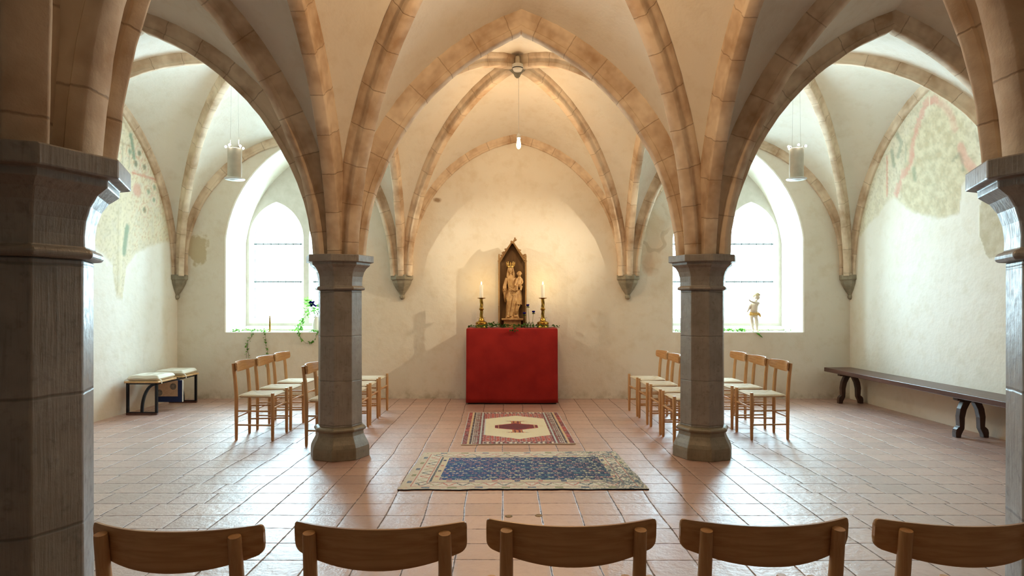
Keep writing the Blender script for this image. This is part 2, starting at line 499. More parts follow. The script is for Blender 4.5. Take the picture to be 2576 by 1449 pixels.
def arc(p, q, ratio, n=16):
    """circular arc rising from the springing p to the crown q"""
    p = Vector(p); q = Vector(q); c = q-p; L = c.length; d = c/L
    z = Vector((0, 0, 1)); nn = (z - d*z.dot(d)).normalized()
    s = ratio*L; Rr = (L*L/4+s*s)/(2*s); ph = math.asin(min(1, L/2/Rr))
    out = []
    for i in range(n+1):
        a = -ph+2*ph*i/n
        out.append((p+q)/2 + d*(Rr*math.sin(a)) + nn*(Rr*math.cos(a)-(Rr-s)))
    return out
def fbm(x, y, z=0.0, o=4): return noise.fractal(Vector((x, y, z)), 0.8, 2.0, o)

# ---------------------------------------------------------------- the room: floor, walls, vault
bm = bmesh.new()
box(bm, XS[0]-0.3, XS[3]+0.3, YS[4]-0.3, YS[0]+0.3, -0.2, 0.0)
tag(obj('floor', bm, 'floor', smooth=False), kind='structure')

# vault geometry
def rib_ends(i, j, d, off=0.06):
    return Vector((XS[i]+d[0]*off, YS[j]+d[1]*off, Z0))
def is_wall(i, j): return i in (0, 3) or j in (0, 4)
def half_pair(a, b, apex, ratio):
    return arc(a, apex, ratio), arc(b, apex, ratio)
EDGE = {}
for j in range(5):
    for i in range(3):
        a = rib_ends(i, j, (1, 0)); b = rib_ends(i+1, j, (-1, 0))
        za, ra = (3.75, 0.192) if j in (0, 4) else (3.905, 0.150)
        ax = (a.x+b.x)/2
        if i == 2 and j in (1, 2): ax += 0.09
        if i == 0 and j in (1, 2): ax -= 0.15
        EDGE['x', i, j] = half_pair(a, b, Vector((ax, YS[j], za)), ra)
for i in range(4):
    for j in range(4):
        a = rib_ends(i, j, (0, -1)); b = rib_ends(i, j+1, (0, 1))
        za, ra = (3.93, 0.165) if i in (0, 3) else (3.92, 0.155)
        EDGE['y', i, j] = half_pair(a, b, Vector((XS[i], (a.y+b.y)/2, za)), ra)
DIAG = {}
CROWN = {}
for i in range(3):
    for j in range(4):
        o = Vector(((XS[i]+XS[i+1])/2, (YS[j]+YS[j+1])/2, 4.20))
        CROWN[i, j] = o
        for (ci, cj) in ((i, j), (i+1, j), (i, j+1), (i+1, j+1)):
            d = Vector((o.x-XS[ci], o.y-YS[cj], 0)).normalized()
            DIAG[i, j, ci, cj] = arc(rib_ends(ci, cj, d, 0.085), o, 0.188)

bm = bmesh.new()
def ruled(A, B, m=6):
    rows = []
    for p, q in zip(A, B):
        row = []
        for k in range(m+1):
            s = k/m
            v = p.lerp(q, s)
            v.z += 0.05*math.sin(PI*s)*((v.z-Z0)/2.3)
            row.append(bm.verts.new(v))
        rows.append(row)
    for r0, r1 in zip(rows, rows[1:]):
        for k in range(m): bm.faces.new((r0[k], r0[k+1], r1[k+1], r1[k]))
for i in range(3):
    for j in range(4):
        for key, ca, cb in ((('x', i, j), (i, j), (i+1, j)), (('x', i, j+1), (i, j+1), (i+1, j+1)),
                            (('y', i, j), (i, j), (i, j+1)), (('y', i+1, j), (i+1, j), (i+1, j+1))):
            A, B = EDGE[key]
            ruled(A, DIAG[(i, j)+ca]); ruled(B, DIAG[(i, j)+cb])
bmesh.ops.remove_doubles(bm, verts=bm.verts[:], dist=0.004)
ceiling = tag(obj('ceiling', bm, 'plaster', angle=28), kind='structure')

# ribs: moulded voussoirs swept along the arches
HALF = [(0.082, -0.06), (0.082, 0.035), (0.070, 0.046), (0.060, 0.066), (0.054, 0.092), (0.050, 0.104), (0.058, 0.112), (0.054, 0.150), (0.046, 0.158)]
PROF = HALF + [(-b, n) for b, n in HALF[::-1]]
def sweep(path, sc0, sc1, phase):
    h = (path[-1]-path[0]); h.z = 0; h.normalize()
    B = Vector((0, 0, 1)).cross(h)
    bm = bmesh.new()
    lay = bm.verts.layers.float.new('arc')
    L = [0.0]
    for p, q in zip(path, path[1:]): L.append(L[-1]+(q-p).length)
    rings = []
    n = len(path)
    for k, p in enumerate(path):
        T = (path[min(k+1, n-1)]-path[max(k-1, 0)]).normalized()
        N = B.cross(T)
        f = L[k]/L[-1]
        sc = sc0*(1-f)+sc1*f
        wob = 1+0.045*fbm(p.x*3+phase, p.y*3, p.z*3, 2)
        ring = []
        for b, nn in PROF:
            v = bm.verts.new(p + B*(b*sc*wob) + N*(nn*sc*wob))
            v[lay] = L[k]+phase*0.013
            ring.append(v)
        rings.append(ring)
    m = len(PROF)
    for a, b in zip(rings, rings[1:]):
        for k in range(m): bm.faces.new((a[k], a[(k+1) % m], b[(k+1) % m], b[k]))
    bm.faces.new(rings[0][::-1]); bm.faces.new(rings[-1])
    return obj('rib', bm, 'rib', ceiling, angle=50)
ph = 0
def resample(path, step=0.09):
    out = [path[0]]
    for p, q in zip(path, path[1:]):
        k = max(1, round((q-p).length/step))
        for s in range(1, k+1): out.append(p.lerp(q, s/k))
    return out
def scl(i, j): return 0.60 if is_wall(i, j) else 1.0
for (kind, i, j), (A, B) in EDGE.items():
    ph += 1
    onwall = (kind == 'x' and j in (0, 4)) or (kind == 'y' and i in (0, 3))
    path = resample(A + B[::-1][1:])
    e = (i+1, j) if kind == 'x' else (i, j+1)
    s0, s1 = scl(i, j), scl(*e)
    if onwall: s0 = s1 = 0.58
    else: s0, s1 = max(s0, 0.72), max(s1, 0.72)
    path[0].z -= 0.01; path[-1].z -= 0.01
    sweep(path, s0, s1, ph)
for i in range(3):
    for j in range(4):
        for ca, cb in (((i, j), (i+1, j+1)), ((i+1, j), (i, j+1))):
            ph += 1
            path = resample(DIAG[(i, j)+ca] + DIAG[(i, j)+cb][::-1][1:])
            path[0].z -= 0.01; path[-1].z -= 0.01
            sweep(path, max(scl(*ca), 0.66), max(scl(*cb), 0.66), ph)
for i, j in ((1, 0), (1, 1), (0, 0), (2, 0)):
    o = CROWN[i, j]
    bm = bmesh.new()
    lathe(bm, [(0.10, 0.0), (0.11, -0.10), (0.10, -0.13), (0.07, -0.16), (0.045, -0.185), (0.03, -0.22), (0.012, -0.235)], 16, o)
    obj('boss', bm, 'corbel', ceiling)

# walls
def outline(cx, half, sill, spring, apex, ratio, n=12):
    Lh = arc((cx-half, 0, spring), (cx, 0, apex), ratio, n); Rh = arc((cx+half, 0, spring), (cx, 0, apex), ratio, n)
    pts = [(cx-half, sill), (cx+half, sill)] + [(v.x, v.z) for v in Rh] + [(v.x, v.z) for v in Lh[::-1][1:]]
    return pts
def plate(bm, outer, holes, y):
    loops = []
    edges = []
    for poly in [outer]+holes:
        vsx = [bm.verts.new((x, y, z)) for x, z in poly]
        loops.append(vsx)
        for a, b in zip(vsx, vsx[1:]+vsx[:1]): edges.append(bm.edges.new((a, b)))
    bmesh.ops.triangle_fill(bm, use_beauty=True, use_dissolve=False, edges=edges)
    return loops
def strip(bm, loop, pts3):
    new = [bm.verts.new(p) for p in pts3]
    n = len(loop)
    for k in range(n): bm.faces.new((loop[k], loop[(k+1) % n], new[(k+1) % n], new[k]))
    return new
NICHE = {s: outline(SIDE[s], 0.943, 0.948, 2.30, 3.655, 0.125, 16) for s in (-1, 1)}
YB = 9.77
bm = bmesh.new()
Y0 = YS[0]
lp = plate(bm, [(XS[0]-0.2, -0.1), (XS[3]+0.2, -0.1), (XS[3]+0.2, 4.7), (XS[0]-0.2, 4.7)], [NICHE[-1], NICHE[1]], Y0)
for s, loop in ((-1, lp[1]), (1, lp[2])):
    cx = SIDE[s]
    # a worn, rounded arris and then the straight reveal
    a1 = strip(bm, loop, [(cx+(v.co.x-cx)*0.985, Y0+0.012, 0.948 if abs(v.co.z-0.948) < 1e-4 else v.co.z-0.010) for v in loop])
    a2 = strip(bm, a1, [(v.co.x-(0.004 if v.co.x > cx else -0.004), Y0+0.05, v.co.z) for v in a1])
    strip(bm, a2, [(v.co.x, YB, v.co.z) for v in a2])
wall_back = tag(obj('wall_back', bm, 'back', angle=30), kind='structure')

def wall_grid(name, x, ylist, zlist, paint):
    bm = bmesh.new()
    lay = bm.verts.layers.float_color.new('paint')
    G = []
    for y in ylist:
        row = []
        for z in zlist:
            v = bm.verts.new((x, y, z)); v[lay] = paint(y, z); row.append(v)
        G.append(row)
    for a, b in zip(G, G[1:]):
        for k in range(len(zlist)-1): bm.faces.new((a[k], a[k+1], b[k+1], b[k]))
    return tag(obj(name, bm, 'painted', angle=0), kind='structure')
YL = [-5.7, -3.5, -2.0, 0, 2, 4, 5.2] + [5.4+0.02*k for k in range(185)]
ZL = [-0.1, 0.5, 1.0, 1.2] + [1.3+0.02*k for k in range(136)] + [4.7]

def interp(pts, x):
    pts = sorted(pts)
    if x <= pts[0][0]: return pts[0][1]
    for (a, b), (c, d) in zip(pts, pts[1:]):
        if x <= c: return b+(d-b)*(x-a)/(c-a)
    return pts[-1][1]
def segd(y, z, pts):
    best = 9
    for (a, b), (c, d) in zip(pts, pts[1:]):
        L2 = (c-a)**2+(d-b)**2
        t = max(0, min(1, ((y-a)*(c-a)+(z-b)*(d-b))/L2))
        best = min(best, math.hypot(y-a-t*(c-a), z-b-t*(d-b)))
    return best
def over(base, col, a):
    r = base[3]
    na = a+r*(1-a)
    if na < 1e-5: return base
    return tuple((col[k]*a+base[k]*r*(1-a))/na for k in range(3))+(na,)
def soft(d, r, e=0.02): return max(0.0, min(1.0, (r-d)/e+0.5))
def paint_left(y, z):
    p = (0.8, 0.75, 0.6, 0.0)
    if y < 5.6 or z < 1.3: return p
    n = fbm(y*3, z*3, 1.0); n2 = fbm(y*11, z*11, 4.0); n3 = fbm(y*30, z*30, 7.0, 2)
    bd = interp([(5.6, 1.8), (6.6, 1.95), (7.25, 2.0), (7.41, 1.9), (7.56, 1.80), (7.64, 1.42), (7.76, 1.40), (7.84, 1.775), (8.05, 2.01), (8.35, 2.11), (8.86, 2.24), (9.1, 2.3)], y)
    a = soft(bd-z+0.05*n+0.02*n2, 0.0, 0.06)
    if a > 0:
        base = lin((216, 200, 162)) if n > 0 else lin((206, 192, 156))
        p = over(p, base, a*(0.62+0.25*n2))
        p = over(p, lin((234, 224, 196)), a*max(0, min(0.5, 0.25+n2*0.9)))
        if n3 > 0.12: p = over(p, lin((186, 174, 140)), a*min(0.45, (n3-0.12)*1.6))
        green = lin((126, 152, 128)); dk = lin((108, 118, 98))
        for (cy_, cz, r) in ((8.12, 3.28, .05), (8.04, 3.13, .055), (8.235, 3.13, .05), (7.63, 3.145, .06), (7.916, 3.25, .045), (8.47, 2.91, .045), (8.33, 2.83, .045), (8.455, 2.74, .04), (8.235, 2.57, .05)):
            d = math.hypot((y-cy_)*1.0, z-cz)+0.008*n3
            p = over(p, dk if r > .049 else green, a*0.75*soft(d, r*0.75))
            p = over(p, lin((206, 140, 110)), a*0.4*soft(abs(d-r*1.75), 0.007, 0.012))
        for pts, r, c, am in (([(7.72, 3.56), (7.70, 3.42), (7.66, 3.3)], .03, green, .75), ([(7.93, 3.46), (7.96, 3.38), (8.0, 3.2)], .035, green, .8),
                              ([(7.86, 2.30), (7.83, 2.18), (7.79, 1.98)], .04, green, .75), ([(7.96, 3.0), (8.545, 3.02)], .011, lin((206, 108, 84)), .8),
                              ([(7.76, 3.35), (7.76, 3.05)], .012, dk, .4), ([(7.9, 3.35), (7.9, 3.05)], .01, dk, .4), ([(7.35, 3.3), (7.9, 3.32)], .012, lin((170, 140, 100)), .5),
                              ([(7.76, 2.5), (7.72, 1.5)], .014, lin((238, 228, 200)), .7), ([(7.68, 2.5), (7.66, 1.5)], .012, lin((186, 172, 132)), .5),
                              ([(7.45, 3.6), (7.55, 3.45), (7.5, 3.3)], .03, lin((176, 150, 112)), .5), ([(7.6, 3.7), (7.75, 3.62), (7.9, 3.5)], .02, lin((180, 150, 110)), .5),
                              ([(8.6, 2.95), (8.62, 2.6)], .02, lin((200, 170, 150)), .4)):
            p = over(p, c, a*am*soft(segd(y+0.012*n3, z+0.012*n3, pts), r, 0.03))
        d = math.hypot((y-8.07)/1.0, (z-2.8))
        p = over(p, lin((214, 150, 132)), a*0.6*soft(d+0.02*n2, 0.085, 0.04))
        if z > 2.0 and n3 > 0.1 and n2 > 0.1 and y > 7.95: p = over(p, lin((208, 160, 128)), a*0.35)
    return p
def paint_right(y, z):
    p = (0.8, 0.75, 0.6, 0.0)
    if y < 5.4 or z < 1.3: return p
    n = fbm(y*3, z*3, 11.0); n2 = fbm(y*11, z*11, 14.0); n3 = fbm(y*30, z*30, 17.0, 2)
    bd = interp([(6.5, 2.9), (6.63, 2.73), (6.75, 2.7), (6.84, 2.63), (6.88, 2.33), (7.1, 2.32), (7.39, 2.36), (7.757, 2.50), (8.04, 2.70), (8.19, 2.64), (8.51, 2.44), (8.785, 2.32), (9.1, 2.3)], y)
    a = soft(bd-z+0.05*n+0.02*n2, 0.0, 0.05)
    if y < 6.5: a = soft(2.72-z+0.04*n2, 0.0, 0.05)
    if a > 0:
        core = soft(math.hypot((y-7.3)/0.62, (z-2.85)/0.72)+0.15*n, 1.0, 0.25)
        p = over(p, lin((222, 212, 182)), a*0.55)
        p = over(p, lin((206, 194, 160)), a*core*(0.7+0.3*n2))
        p = over(p, lin((192, 178, 146)), a*max(0, min(0.3, n2*0.8)))
        if n3 > 0.12: p = over(p, lin((186, 180, 152)), a*min(0.45, (n3-0.12)*1.6))
        p = over(p, lin((234, 225, 194)), a*max(0, min(0.35, -n2*0.9)))
        pink = lin((222, 160, 146))
        band = [(7.985, 2.75), (7.84, 2.955), (7.70, 3.046), (7.65, 3.328), (7.545, 3.537), (7.418, 3.70), (7.294, 3.71), (7.15, 3.61), (7.01, 3.443), (6.945, 3.267)]
        f = 0.6 if y > 7.2 else 0.35
        p = over(p, pink, a*(f+0.2*n2)*soft(segd(y+0.03*n2+0.02*n3, z+0.03*n2+0.02*n3, band), 0.042, 0.04))
        p = over(p, pink, a*0.55*soft(segd(y+0.02*n2, z+0.02*n2, [(6.86, 3.04), (6.80, 2.9), (6.66, 2.74)]), 0.055, 0.03))
        p = over(p, lin((240, 232, 212)), a*0.8*soft(segd(y, z, [(7.36, 3.76), (7.36, 3.62)]), 0.012, 0.012))
        red = lin((214, 116, 92)); green = lin((120, 142, 116))
        for pts, r, c, am in (([(8.178, 3.25), (8.178, 2.75)], .012, red, .7), ([(6.445, 3.2), (6.445, 2.76)], .03, red, .75),
                              ([(7.97, 3.48), (7.88, 3.35), (7.95, 3.2)], .03, green, .45), ([(8.08, 3.3), (8.03, 3.1)], .03, green, .5), ([(7.79, 3.3), (7.8, 3.1)], .014, green, .4),
                              ([(6.98, 2.92), (6.88, 2.98), (6.83, 2.88), (6.82, 2.78)], .018, lin((132, 138, 118)), .5), ([(7.65, 2.98), (7.62, 2.85)], .03, green, .5),
                              ([(6.40, 2.95), (6.34, 2.9), (6.3, 3.0)], .012, red, .6), ([(6.4, 3.05), (6.33, 3.1)], .012, red, .5), ([(6.62, 3.1), (6.6, 3.04)], .025, lin((150, 138, 110)), .5)):
            p = over(p, c, a*am*soft(segd(y+0.012*n3, z+0.012*n3, pts), r, 0.03))
    g = soft(max(y-6.47, 0)*2+abs(z-2.2)-0.38+0.05*n, 0.0, 0.02) if y < 6.6 else 0
    if g > 0: p = over(p, lin((196, 184, 156)), g*(0.85+0.3*n2))
    return p
wall_left = wall_grid('wall_left', XS[0], YL, ZL, paint_left)
wall_right = wall_grid('wall_right', XS[3], YL, ZL, paint_right)
bm = bmesh.new()
box(bm, XS[0]-0.2, XS[3]+0.2, YS[4]-0.2, YS[4], -0.1, 4.7)
wall_front = tag(obj('wall_front', bm, 'plaster', smooth=False), kind='structure')

# corbels under the wall ribs
def corbel(x, y, wallo):
    bm = bmesh.new()
    lathe(bm, [(0.165, 0.0), (0.165, -0.065), (0.145, -0.078), (0.135, -0.12), (0.09, -0.20), (0.045, -0.262), (0.038, -0.275), (0.032, -0.285), (0.042, -0.30), (0.040, -0.325), (0.02, -0.345), (0.004, -0.352)], 8, (x, y, Z0), PI/8)
    obj('corbel', bm, 'corbel', wallo, smooth=False, bevel=0.006)
for x in XS: corbel(x, YS[0]-0.02, wall_back); corbel(x, YS[4]+0.02, wall_front)
for y in YS[1:4]: corbel(XS[0]+0.02, y, wall_left); corbel(XS[3]-0.02, y, wall_right)

# windows: tracery plate with two lancets, leaded glass, saddle bars
LANC = [outline(0, 0.42, 1.06, 2.33, 2.93, 0.167, 12), outline(0, 0.372, 1.135, 2.33, 2.862, 0.167, 12)]
def inside(x, z):
    a, h, zs = 0.372, 0.532, 2.33
    if abs(x) > a or z < 1.135: return False
    if z <= zs: return True
    t = interp([(v.z, -v.x) for v in arc((-a, 0, zs), (0, 0, zs+h), 0.167, 12)], z)
    return abs(x) < t
for s, num in ((-1, 1), (1, 2)):
    cx = SIDE[s]
    bm = bmesh.new()
    big = [(cx+(x-cx)*1.01, z) for x, z in NICHE[s]]
    big = [(x, z if z > 1 else 0.93) for x, z in big]
    holes = [[(cx+k*0.46+x, z) for x, z in LANC[0]] for k in (-1, 1)]
    lp = plate(bm, big, holes, YB)
    for k, loop in zip((-1, 1), lp[1:]):
        r1 = strip(bm, loop, [(cx+k*0.46+x, YB+0.075, z) for x, z in LANC[1]])
        strip(bm, r1, [(v.co.x, YB+0.16, v.co.z) for v in r1])
    win = tag(obj(f'window_{num}', bm, 'stone_sill', angle=30), kind='structure')
    bm = bmesh.new()
    prism(bm, [(YB-0.10, 0.949), (YB-0.10, 0.975), (YB-0.085, 0.99), (YB+0.01, 1.03), (YB+0.01, 0.949)], cx-0.925, cx+0.925, 'yz')
    obj('window_sill', bm, 'stone_sill', win, bevel=0.004)
    for k in (-1, 1):
        lx = cx+k*0.46
        bm = bmesh.new()
        f = [bm.verts.new((lx+x*1.01, YB+0.10, z)) for x, z in LANC[1]]
        bm.faces.new(f)
        obj('glass_pane', bm, 'glass', win, smooth=False)
        for zb in (1.70, 2.285):
            bm = bmesh.new()
            tube(bm, [(lx-0.38, YB+0.085, zb), (lx+0.38, YB+0.085, zb)], 0.011, 8)
            for q in range(7): ball(bm, (lx-0.345+0.115*q, YB+0.085, zb), (0.013, 0.016, 0.021), seg=8)
            obj('glazing_bar', bm, 'iron', win)
        bm = bmesh.new()
        P_ = 0.115
        for sg in (-1, 1):
            for q in range(-30, 40):
                x = -0.40; run = None
                while x <= 0.401:
                    z = 1.13+q*P_*1.3+sg*x*1.3
                    ok = inside(x, z)
                    if ok and run is None: run = (x, z)
                    if ok: lastp = (x, z)
                    if run and (not ok or x > 0.39):
                        if abs(lastp[0]-run[0]) > 0.01:
                            tube(bm, [(lx+run[0], YB+0.10, run[1]), (lx+lastp[0], YB+0.10, lastp[1])], 0.0018, 4, False)
                        run = None
                    x += 0.01
        tube(bm, [(lx+x*0.99, YB+0.10, z) for x, z in LANC[1]+LANC[1][:1]], 0.004, 4, False)
        obj('lead_lattice', bm, 'lead', win)

# ---------------------------------------------------------------- pillars
SHAFT = [(0.196, 0.275), (0.194, 0.66), (0.193, 1.05), (0.193, 1.462)]
BASE = [(0.262, 0.0), (0.262, 0.075), (0.258, 0.10), (0.246, 0.13), (0.226, 0.165), (0.212, 0.195), (0.207, 0.228), (0.212, 0.232), (0.228, 0.238), (0.233, 0.25), (0.228, 0.262), (0.214, 0.270), (0.197, 0.276)]
CAP = [(0.195, 1.462), (0.214, 1.463), (0.222, 1.472), (0.222, 1.482), (0.214, 1.492), (0.198, 1.496), (0.197, 1.535), (0.202, 1.580), (0.215, 1.622), (0.236, 1.655), (0.262, 1.676), (0.267, 1.678), (0.267, 1.703), (0.300, 1.705), (0.300, 1.765)]
for (i, j, lab) in ((1, 1, 'octagonal grey stone pillar beside the ivy window, chairs behind it'),
                    (2, 1, 'octagonal grey stone pillar in front of the window with the child figure'),
                    (1, 2, 'big dark octagonal stone pillar filling the left edge, its capital in view'),
                    (2, 2, 'octagonal stone pillar cut off by the right edge of the photo')):
    p = empty('stone_pillar', (XS[i], YS[j], 0), 0, lab, 'pillar')
    for nm, prof, m in (('base', BASE, 'base'), ('shaft', SHAFT, 'pillar'), ('capital', CAP, 'pillar')):
        bm = bmesh.new()
        lathe(bm, prof, 8)
        obj(nm, bm, m, p, smooth=False, bevel=0.005)

# ---------------------------------------------------------------- chairs
def cyl(bm, a, b, r0, r1=None, seg=12): tube(bm, [a, b], [r0, r0 if r1 is None else r1], seg)
def make_chair(label):
    t = empty('chair', (0, 0, 0), 0, label, 'chair')
    hw, hr, dy = 0.212, 0.170, 0.185
    # seat: woven pad between rails, corners cut round the legs
    bm = bmesh.new()
    n = 14
    def pt(u, v, top):
        y = -dy+0.004+(2*dy-0.008)*v
        half = (hr-0.004)*(1-v)+(hw-0.004)*v
        x = half*(2*u-1)
        e = min(u, 1-u, v, 1-v)
        rnd = math.sqrt(max(0, 1-(1-min(1, e/0.07))**2))
        dip = 0.012*min(1, e/0.3)
        return (x, y, 0.432+(0.017*rnd-dip if top else -0.017*rnd+0.3*dip))
    T = [[bm.verts.new(pt(i/n, j/n, True)) for i in range(n+1)] for j in range(n+1)]
    Bm = [[bm.verts.new(pt(i/n, j/n, False)) for i in range(n+1)] for j in range(n+1)]
    for G in (T, Bm):
        for j in range(n):
            for i in range(n): bm.faces.new((G[j][i], G[j][i+1], G[j+1][i+1], G[j+1][i]))
    bmesh.ops.remove_doubles(bm, verts=bm.verts[:], dist=1e-5)
    obj('seat', bm, 'weave', t, angle=60)
    # legs: plain turned posts, the rear pair rising to the back
    for sx in (-1, 1):
        bm = bmesh.new()
        tube(bm, [(sx*hw, dy, 0), (sx*hw, dy, 0.02), (sx*hw, dy, 0.24), (sx*hw, dy, 0.462), (sx*hw, dy, 0.468)], [0.0125, 0.0145, 0.0175, 0.0165, 0.014], 14)
        obj('leg', bm, 'beech', t)
        bm = bmesh.new()
        x = sx*hr
        tube(bm, [(x, -dy, 0), (x, -dy, 0.02), (x, -dy, 0.25), (x, -dy-0.001, 0.45), (x, -dy-0.012, 0.60), (x, -dy-0.030, 0.748), (x, -dy-0.031, 0.756)], [0.0125, 0.0145, 0.0175, 0.0185, 0.0182, 0.0162, 0.0152], 14)
        obj('leg', bm, 'beech', t)
    # stretchers
    for sx in (-1, 1):
        for z in (0.150, 0.288):
            bm = bmesh.new(); cyl(bm, (sx*hr, -dy, z), (sx*hw, dy, z), 0.0085); obj('stretcher', bm, 'beech', t)
    bm = bmesh.new(); cyl(bm, (-hw, dy, 0.318), (hw, dy, 0.318), 0.0095); obj('stretcher', bm, 'beech', t)
    bm = bmesh.new(); cyl(bm, (-hr, -dy, 0.225), (hr, -dy, 0.225), 0.0085); obj('stretcher', bm, 'beech', t)
    # bent back rail
    bm = bmesh.new()
    n = 40; half = 0.222; rows = 7
    xs_ = [half*math.sin(PI/2*(2*i/n-1))*(1-0.0) for i in range(n+1)]
    def rail(x, f, side):
        zt = 0.770; e = half-abs(x)
        zb = 0.664+0.030*(x/half)**2
        for r, top in ((0.011, 1), (0.017, 0)):
            if e < r:
                k = r-math.sqrt(max(0, r*r-(r-e)**2))
                if top: zt -= k
                else: zb += k
        z = zb+(zt-zb)*f
        y = -dy-0.030*((z-0.45)/0.30)+0.024+(x*x-hr*hr)/(2*0.37)
        return (x, y+(0.0065 if side else -0.0065)*(0.6 if f in (0, 1) else 1), z)
    A = [[bm.verts.new(rail(xs_[i], j/rows, 0)) for i in range(n+1)] for j in range(rows+1)]
    B = [[bm.verts.new(rail(xs_[i], j/rows, 1)) for i in range(n+1)] for j in range(rows+1)]
    for G in (A, B):
        for j in range(rows):
            for i in range(n): bm.faces.new((G[j][i], G[j][i+1], G[j+1][i+1], G[j+1][i]))
    for i in range(n):
        bm.faces.new((A[0][i], A[0][i+1], B[0][i+1], B[0][i])); bm.faces.new((A[rows][i], A[rows][i+1], B[rows][i+1], B[rows][i]))
    for j in range(rows):
        bm.faces.new((A[j][0], A[j+1][0], B[j+1][0], B[j][0])); bm.faces.new((A[j][n], A[j+1][n], B[j+1][n], B[j][n]))
    obj('backrest', bm, 'beech_h', t, angle=50)
    return t
CHAIRS = [
 # x, y, turn, group, label
 (-0.826, 1.785, -0.045, 'row of chairs facing the altar', 'beech chair seen from behind, first of the front row, beside the big dark pillar'),
 (-0.318, 1.800, -0.010, 'row of chairs facing the altar', 'beech chair seen from behind, second of the front row from the big dark pillar'),
 (0.172, 1.822, 0.010, 'row of chairs facing the altar', 'beech chair seen from behind, middle of the front row, facing the altar'),
 (0.674, 1.825, 0.030, 'row of chairs facing the altar', 'beech chair seen from behind, fourth of the front row from the big dark pillar'),
 (1.184, 1.822, 0.010, 'row of chairs facing the altar', 'beech chair seen from behind, last of the front row, cut by the right edge'),
 (-2.47, 6.435, -PI/2+0.02, 'chairs in front of the ivy window', 'beech chair facing the aisle, the one of the ivy-window row closest to the camera'),
 (-2.47, 6.975, -PI/2, 'chairs in front of the ivy window', 'beech chair facing the aisle, middle one of the three in the ivy-window row'),
 (-2.48, 7.54, -PI/2-0.03, 'chairs in front of the ivy window', 'beech chair facing the aisle, the one of the ivy-window row closest to the window wall'),
 (-1.685, 6.145, -PI/2, 'chairs behind the pillar on the ivy-window side', 'beech chair partly behind the pillar, its backrest showing between pillar and ivy-window row'),
 (-1.685, 6.735, -PI/2, 'chairs behind the pillar on the ivy-window side', 'beech chair mostly hidden by the pillar, third from the altar wall on the ivy-window side'),
 (-1.685, 7.265, -PI/2, 'chairs behind the pillar on the ivy-window side', 'beech chair half hidden by the pillar, second from the altar wall on the ivy-window side'),
 (-1.685, 7.835, -PI/2-0.03, 'chairs behind the pillar on the ivy-window side', 'beech chair nearest the altar wall past the ivy-side pillar, only seat and front legs showing'),
 (2.625, 6.465, PI/2-0.02, 'chairs in front of the figure window', 'beech chair facing the aisle, the one of the figure-window row closest to the long bench'),
 (2.625, 7.02, PI/2, 'chairs in front of the figure window', 'beech chair facing the aisle, middle one of the three in the figure-window row'),
 (2.625, 7.59, PI/2+0.03, 'chairs in front of the figure window', 'beech chair facing the aisle, the one of the figure-window row closest to the window wall'),
 (1.79, 6.215, PI/2, 'chairs behind the pillar on the figure-window side', 'beech chair almost wholly behind the pillar, only front legs showing'),
 (1.785, 6.735, PI/2, 'chairs behind the pillar on the figure-window side', 'beech chair half hidden by the pillar, third from the altar wall on the figure-window side'),
 (1.775, 7.285, PI/2, 'chairs behind the pillar on the figure-window side', 'beech chair beside the pillar, second from the altar wall on the figure-window side'),
 (1.765, 7.81, PI/2+0.03, 'chairs behind the pillar on the figure-window side', 'beech chair next to the altar wall on the figure-window side, whole backrest showing'),
]
first = None
for x, y, rz, grp, lab in CHAIRS:
    if first is None:
        first = make_chair(lab); first.location = (x, y, 0); first.rotation_euler = (0, 0, rz); c = first
    else: c = dup(first, (x, y, 0), rz, lab)
    c['group'] = grp

# ---------------------------------------------------------------- rugs
def rug(name, corners, nu, nv, color, label, fringe):
    """corners: near end then far end (x, y); u runs along x, v away from the camera"""
    bm = bmesh.new()
    lay = bm.loops.layers.float_color.new('rug')
    (ax, ay), (bx, by), (cx, cy_), (dx, dy) = corners
    G = []
    for j in range(nv+1):
        row = []
        for i in range(nu+1):
            u, v = i/nu, j/nv
            x = (ax*(1-u)+bx*u)*(1-v)+(cx*(1-u)+dx*u)*v
            y = (ay*(1-u)+by*u)*(1-v)+(cy_*(1-u)+dy*u)*v
            ed = min(u*nu, (1-u)*nu, v*nv, (1-v)*nv)
            if i in (0, nu): x += 0.010*fbm(y*5, i, 2)
            if j in (0, nv): y += 0.014*fbm(x*4, j, 5)
            z = 0.009+0.002*fbm(x*4, y*4, 3)+(0.004*max(0, fbm(x*2.5, y*2.5, 8)) if ed < 3 else 0)
            row.append(bm.verts.new((x, y, z)))
        G.append(row)
    def face(vsx, col):
        f = bm.faces.new(vsx)
        for l in f.loops: l[lay] = rgba(col)
    for j in range(nv):
        for i in range(nu):
            u, v = (i+0.5)/nu, (j+0.5)/nv
            face((G[j][i], G[j][i+1], G[j+1][i+1], G[j+1][i]), color(u, v, i, j))
    rim = [G[0][i] for i in range(nu+1)]+[G[j][nu] for j in range(1, nv+1)]+[G[nv][i] for i in range(nu-1, -1, -1)]+[G[j][0] for j in range(nv-1, 0, -1)]
    low = [bm.verts.new((v.co.x, v.co.y, 0.0008)) for v in rim]
    m = len(rim)
    for k in range(m): face((rim[k], low[k], low[(k+1) % m], rim[(k+1) % m]), fringe)
    return tag(obj(name, bm, 'rugs', angle=60), label, 'rug')
M['rugs'] = mat_attr('woven_rug', 'rug')

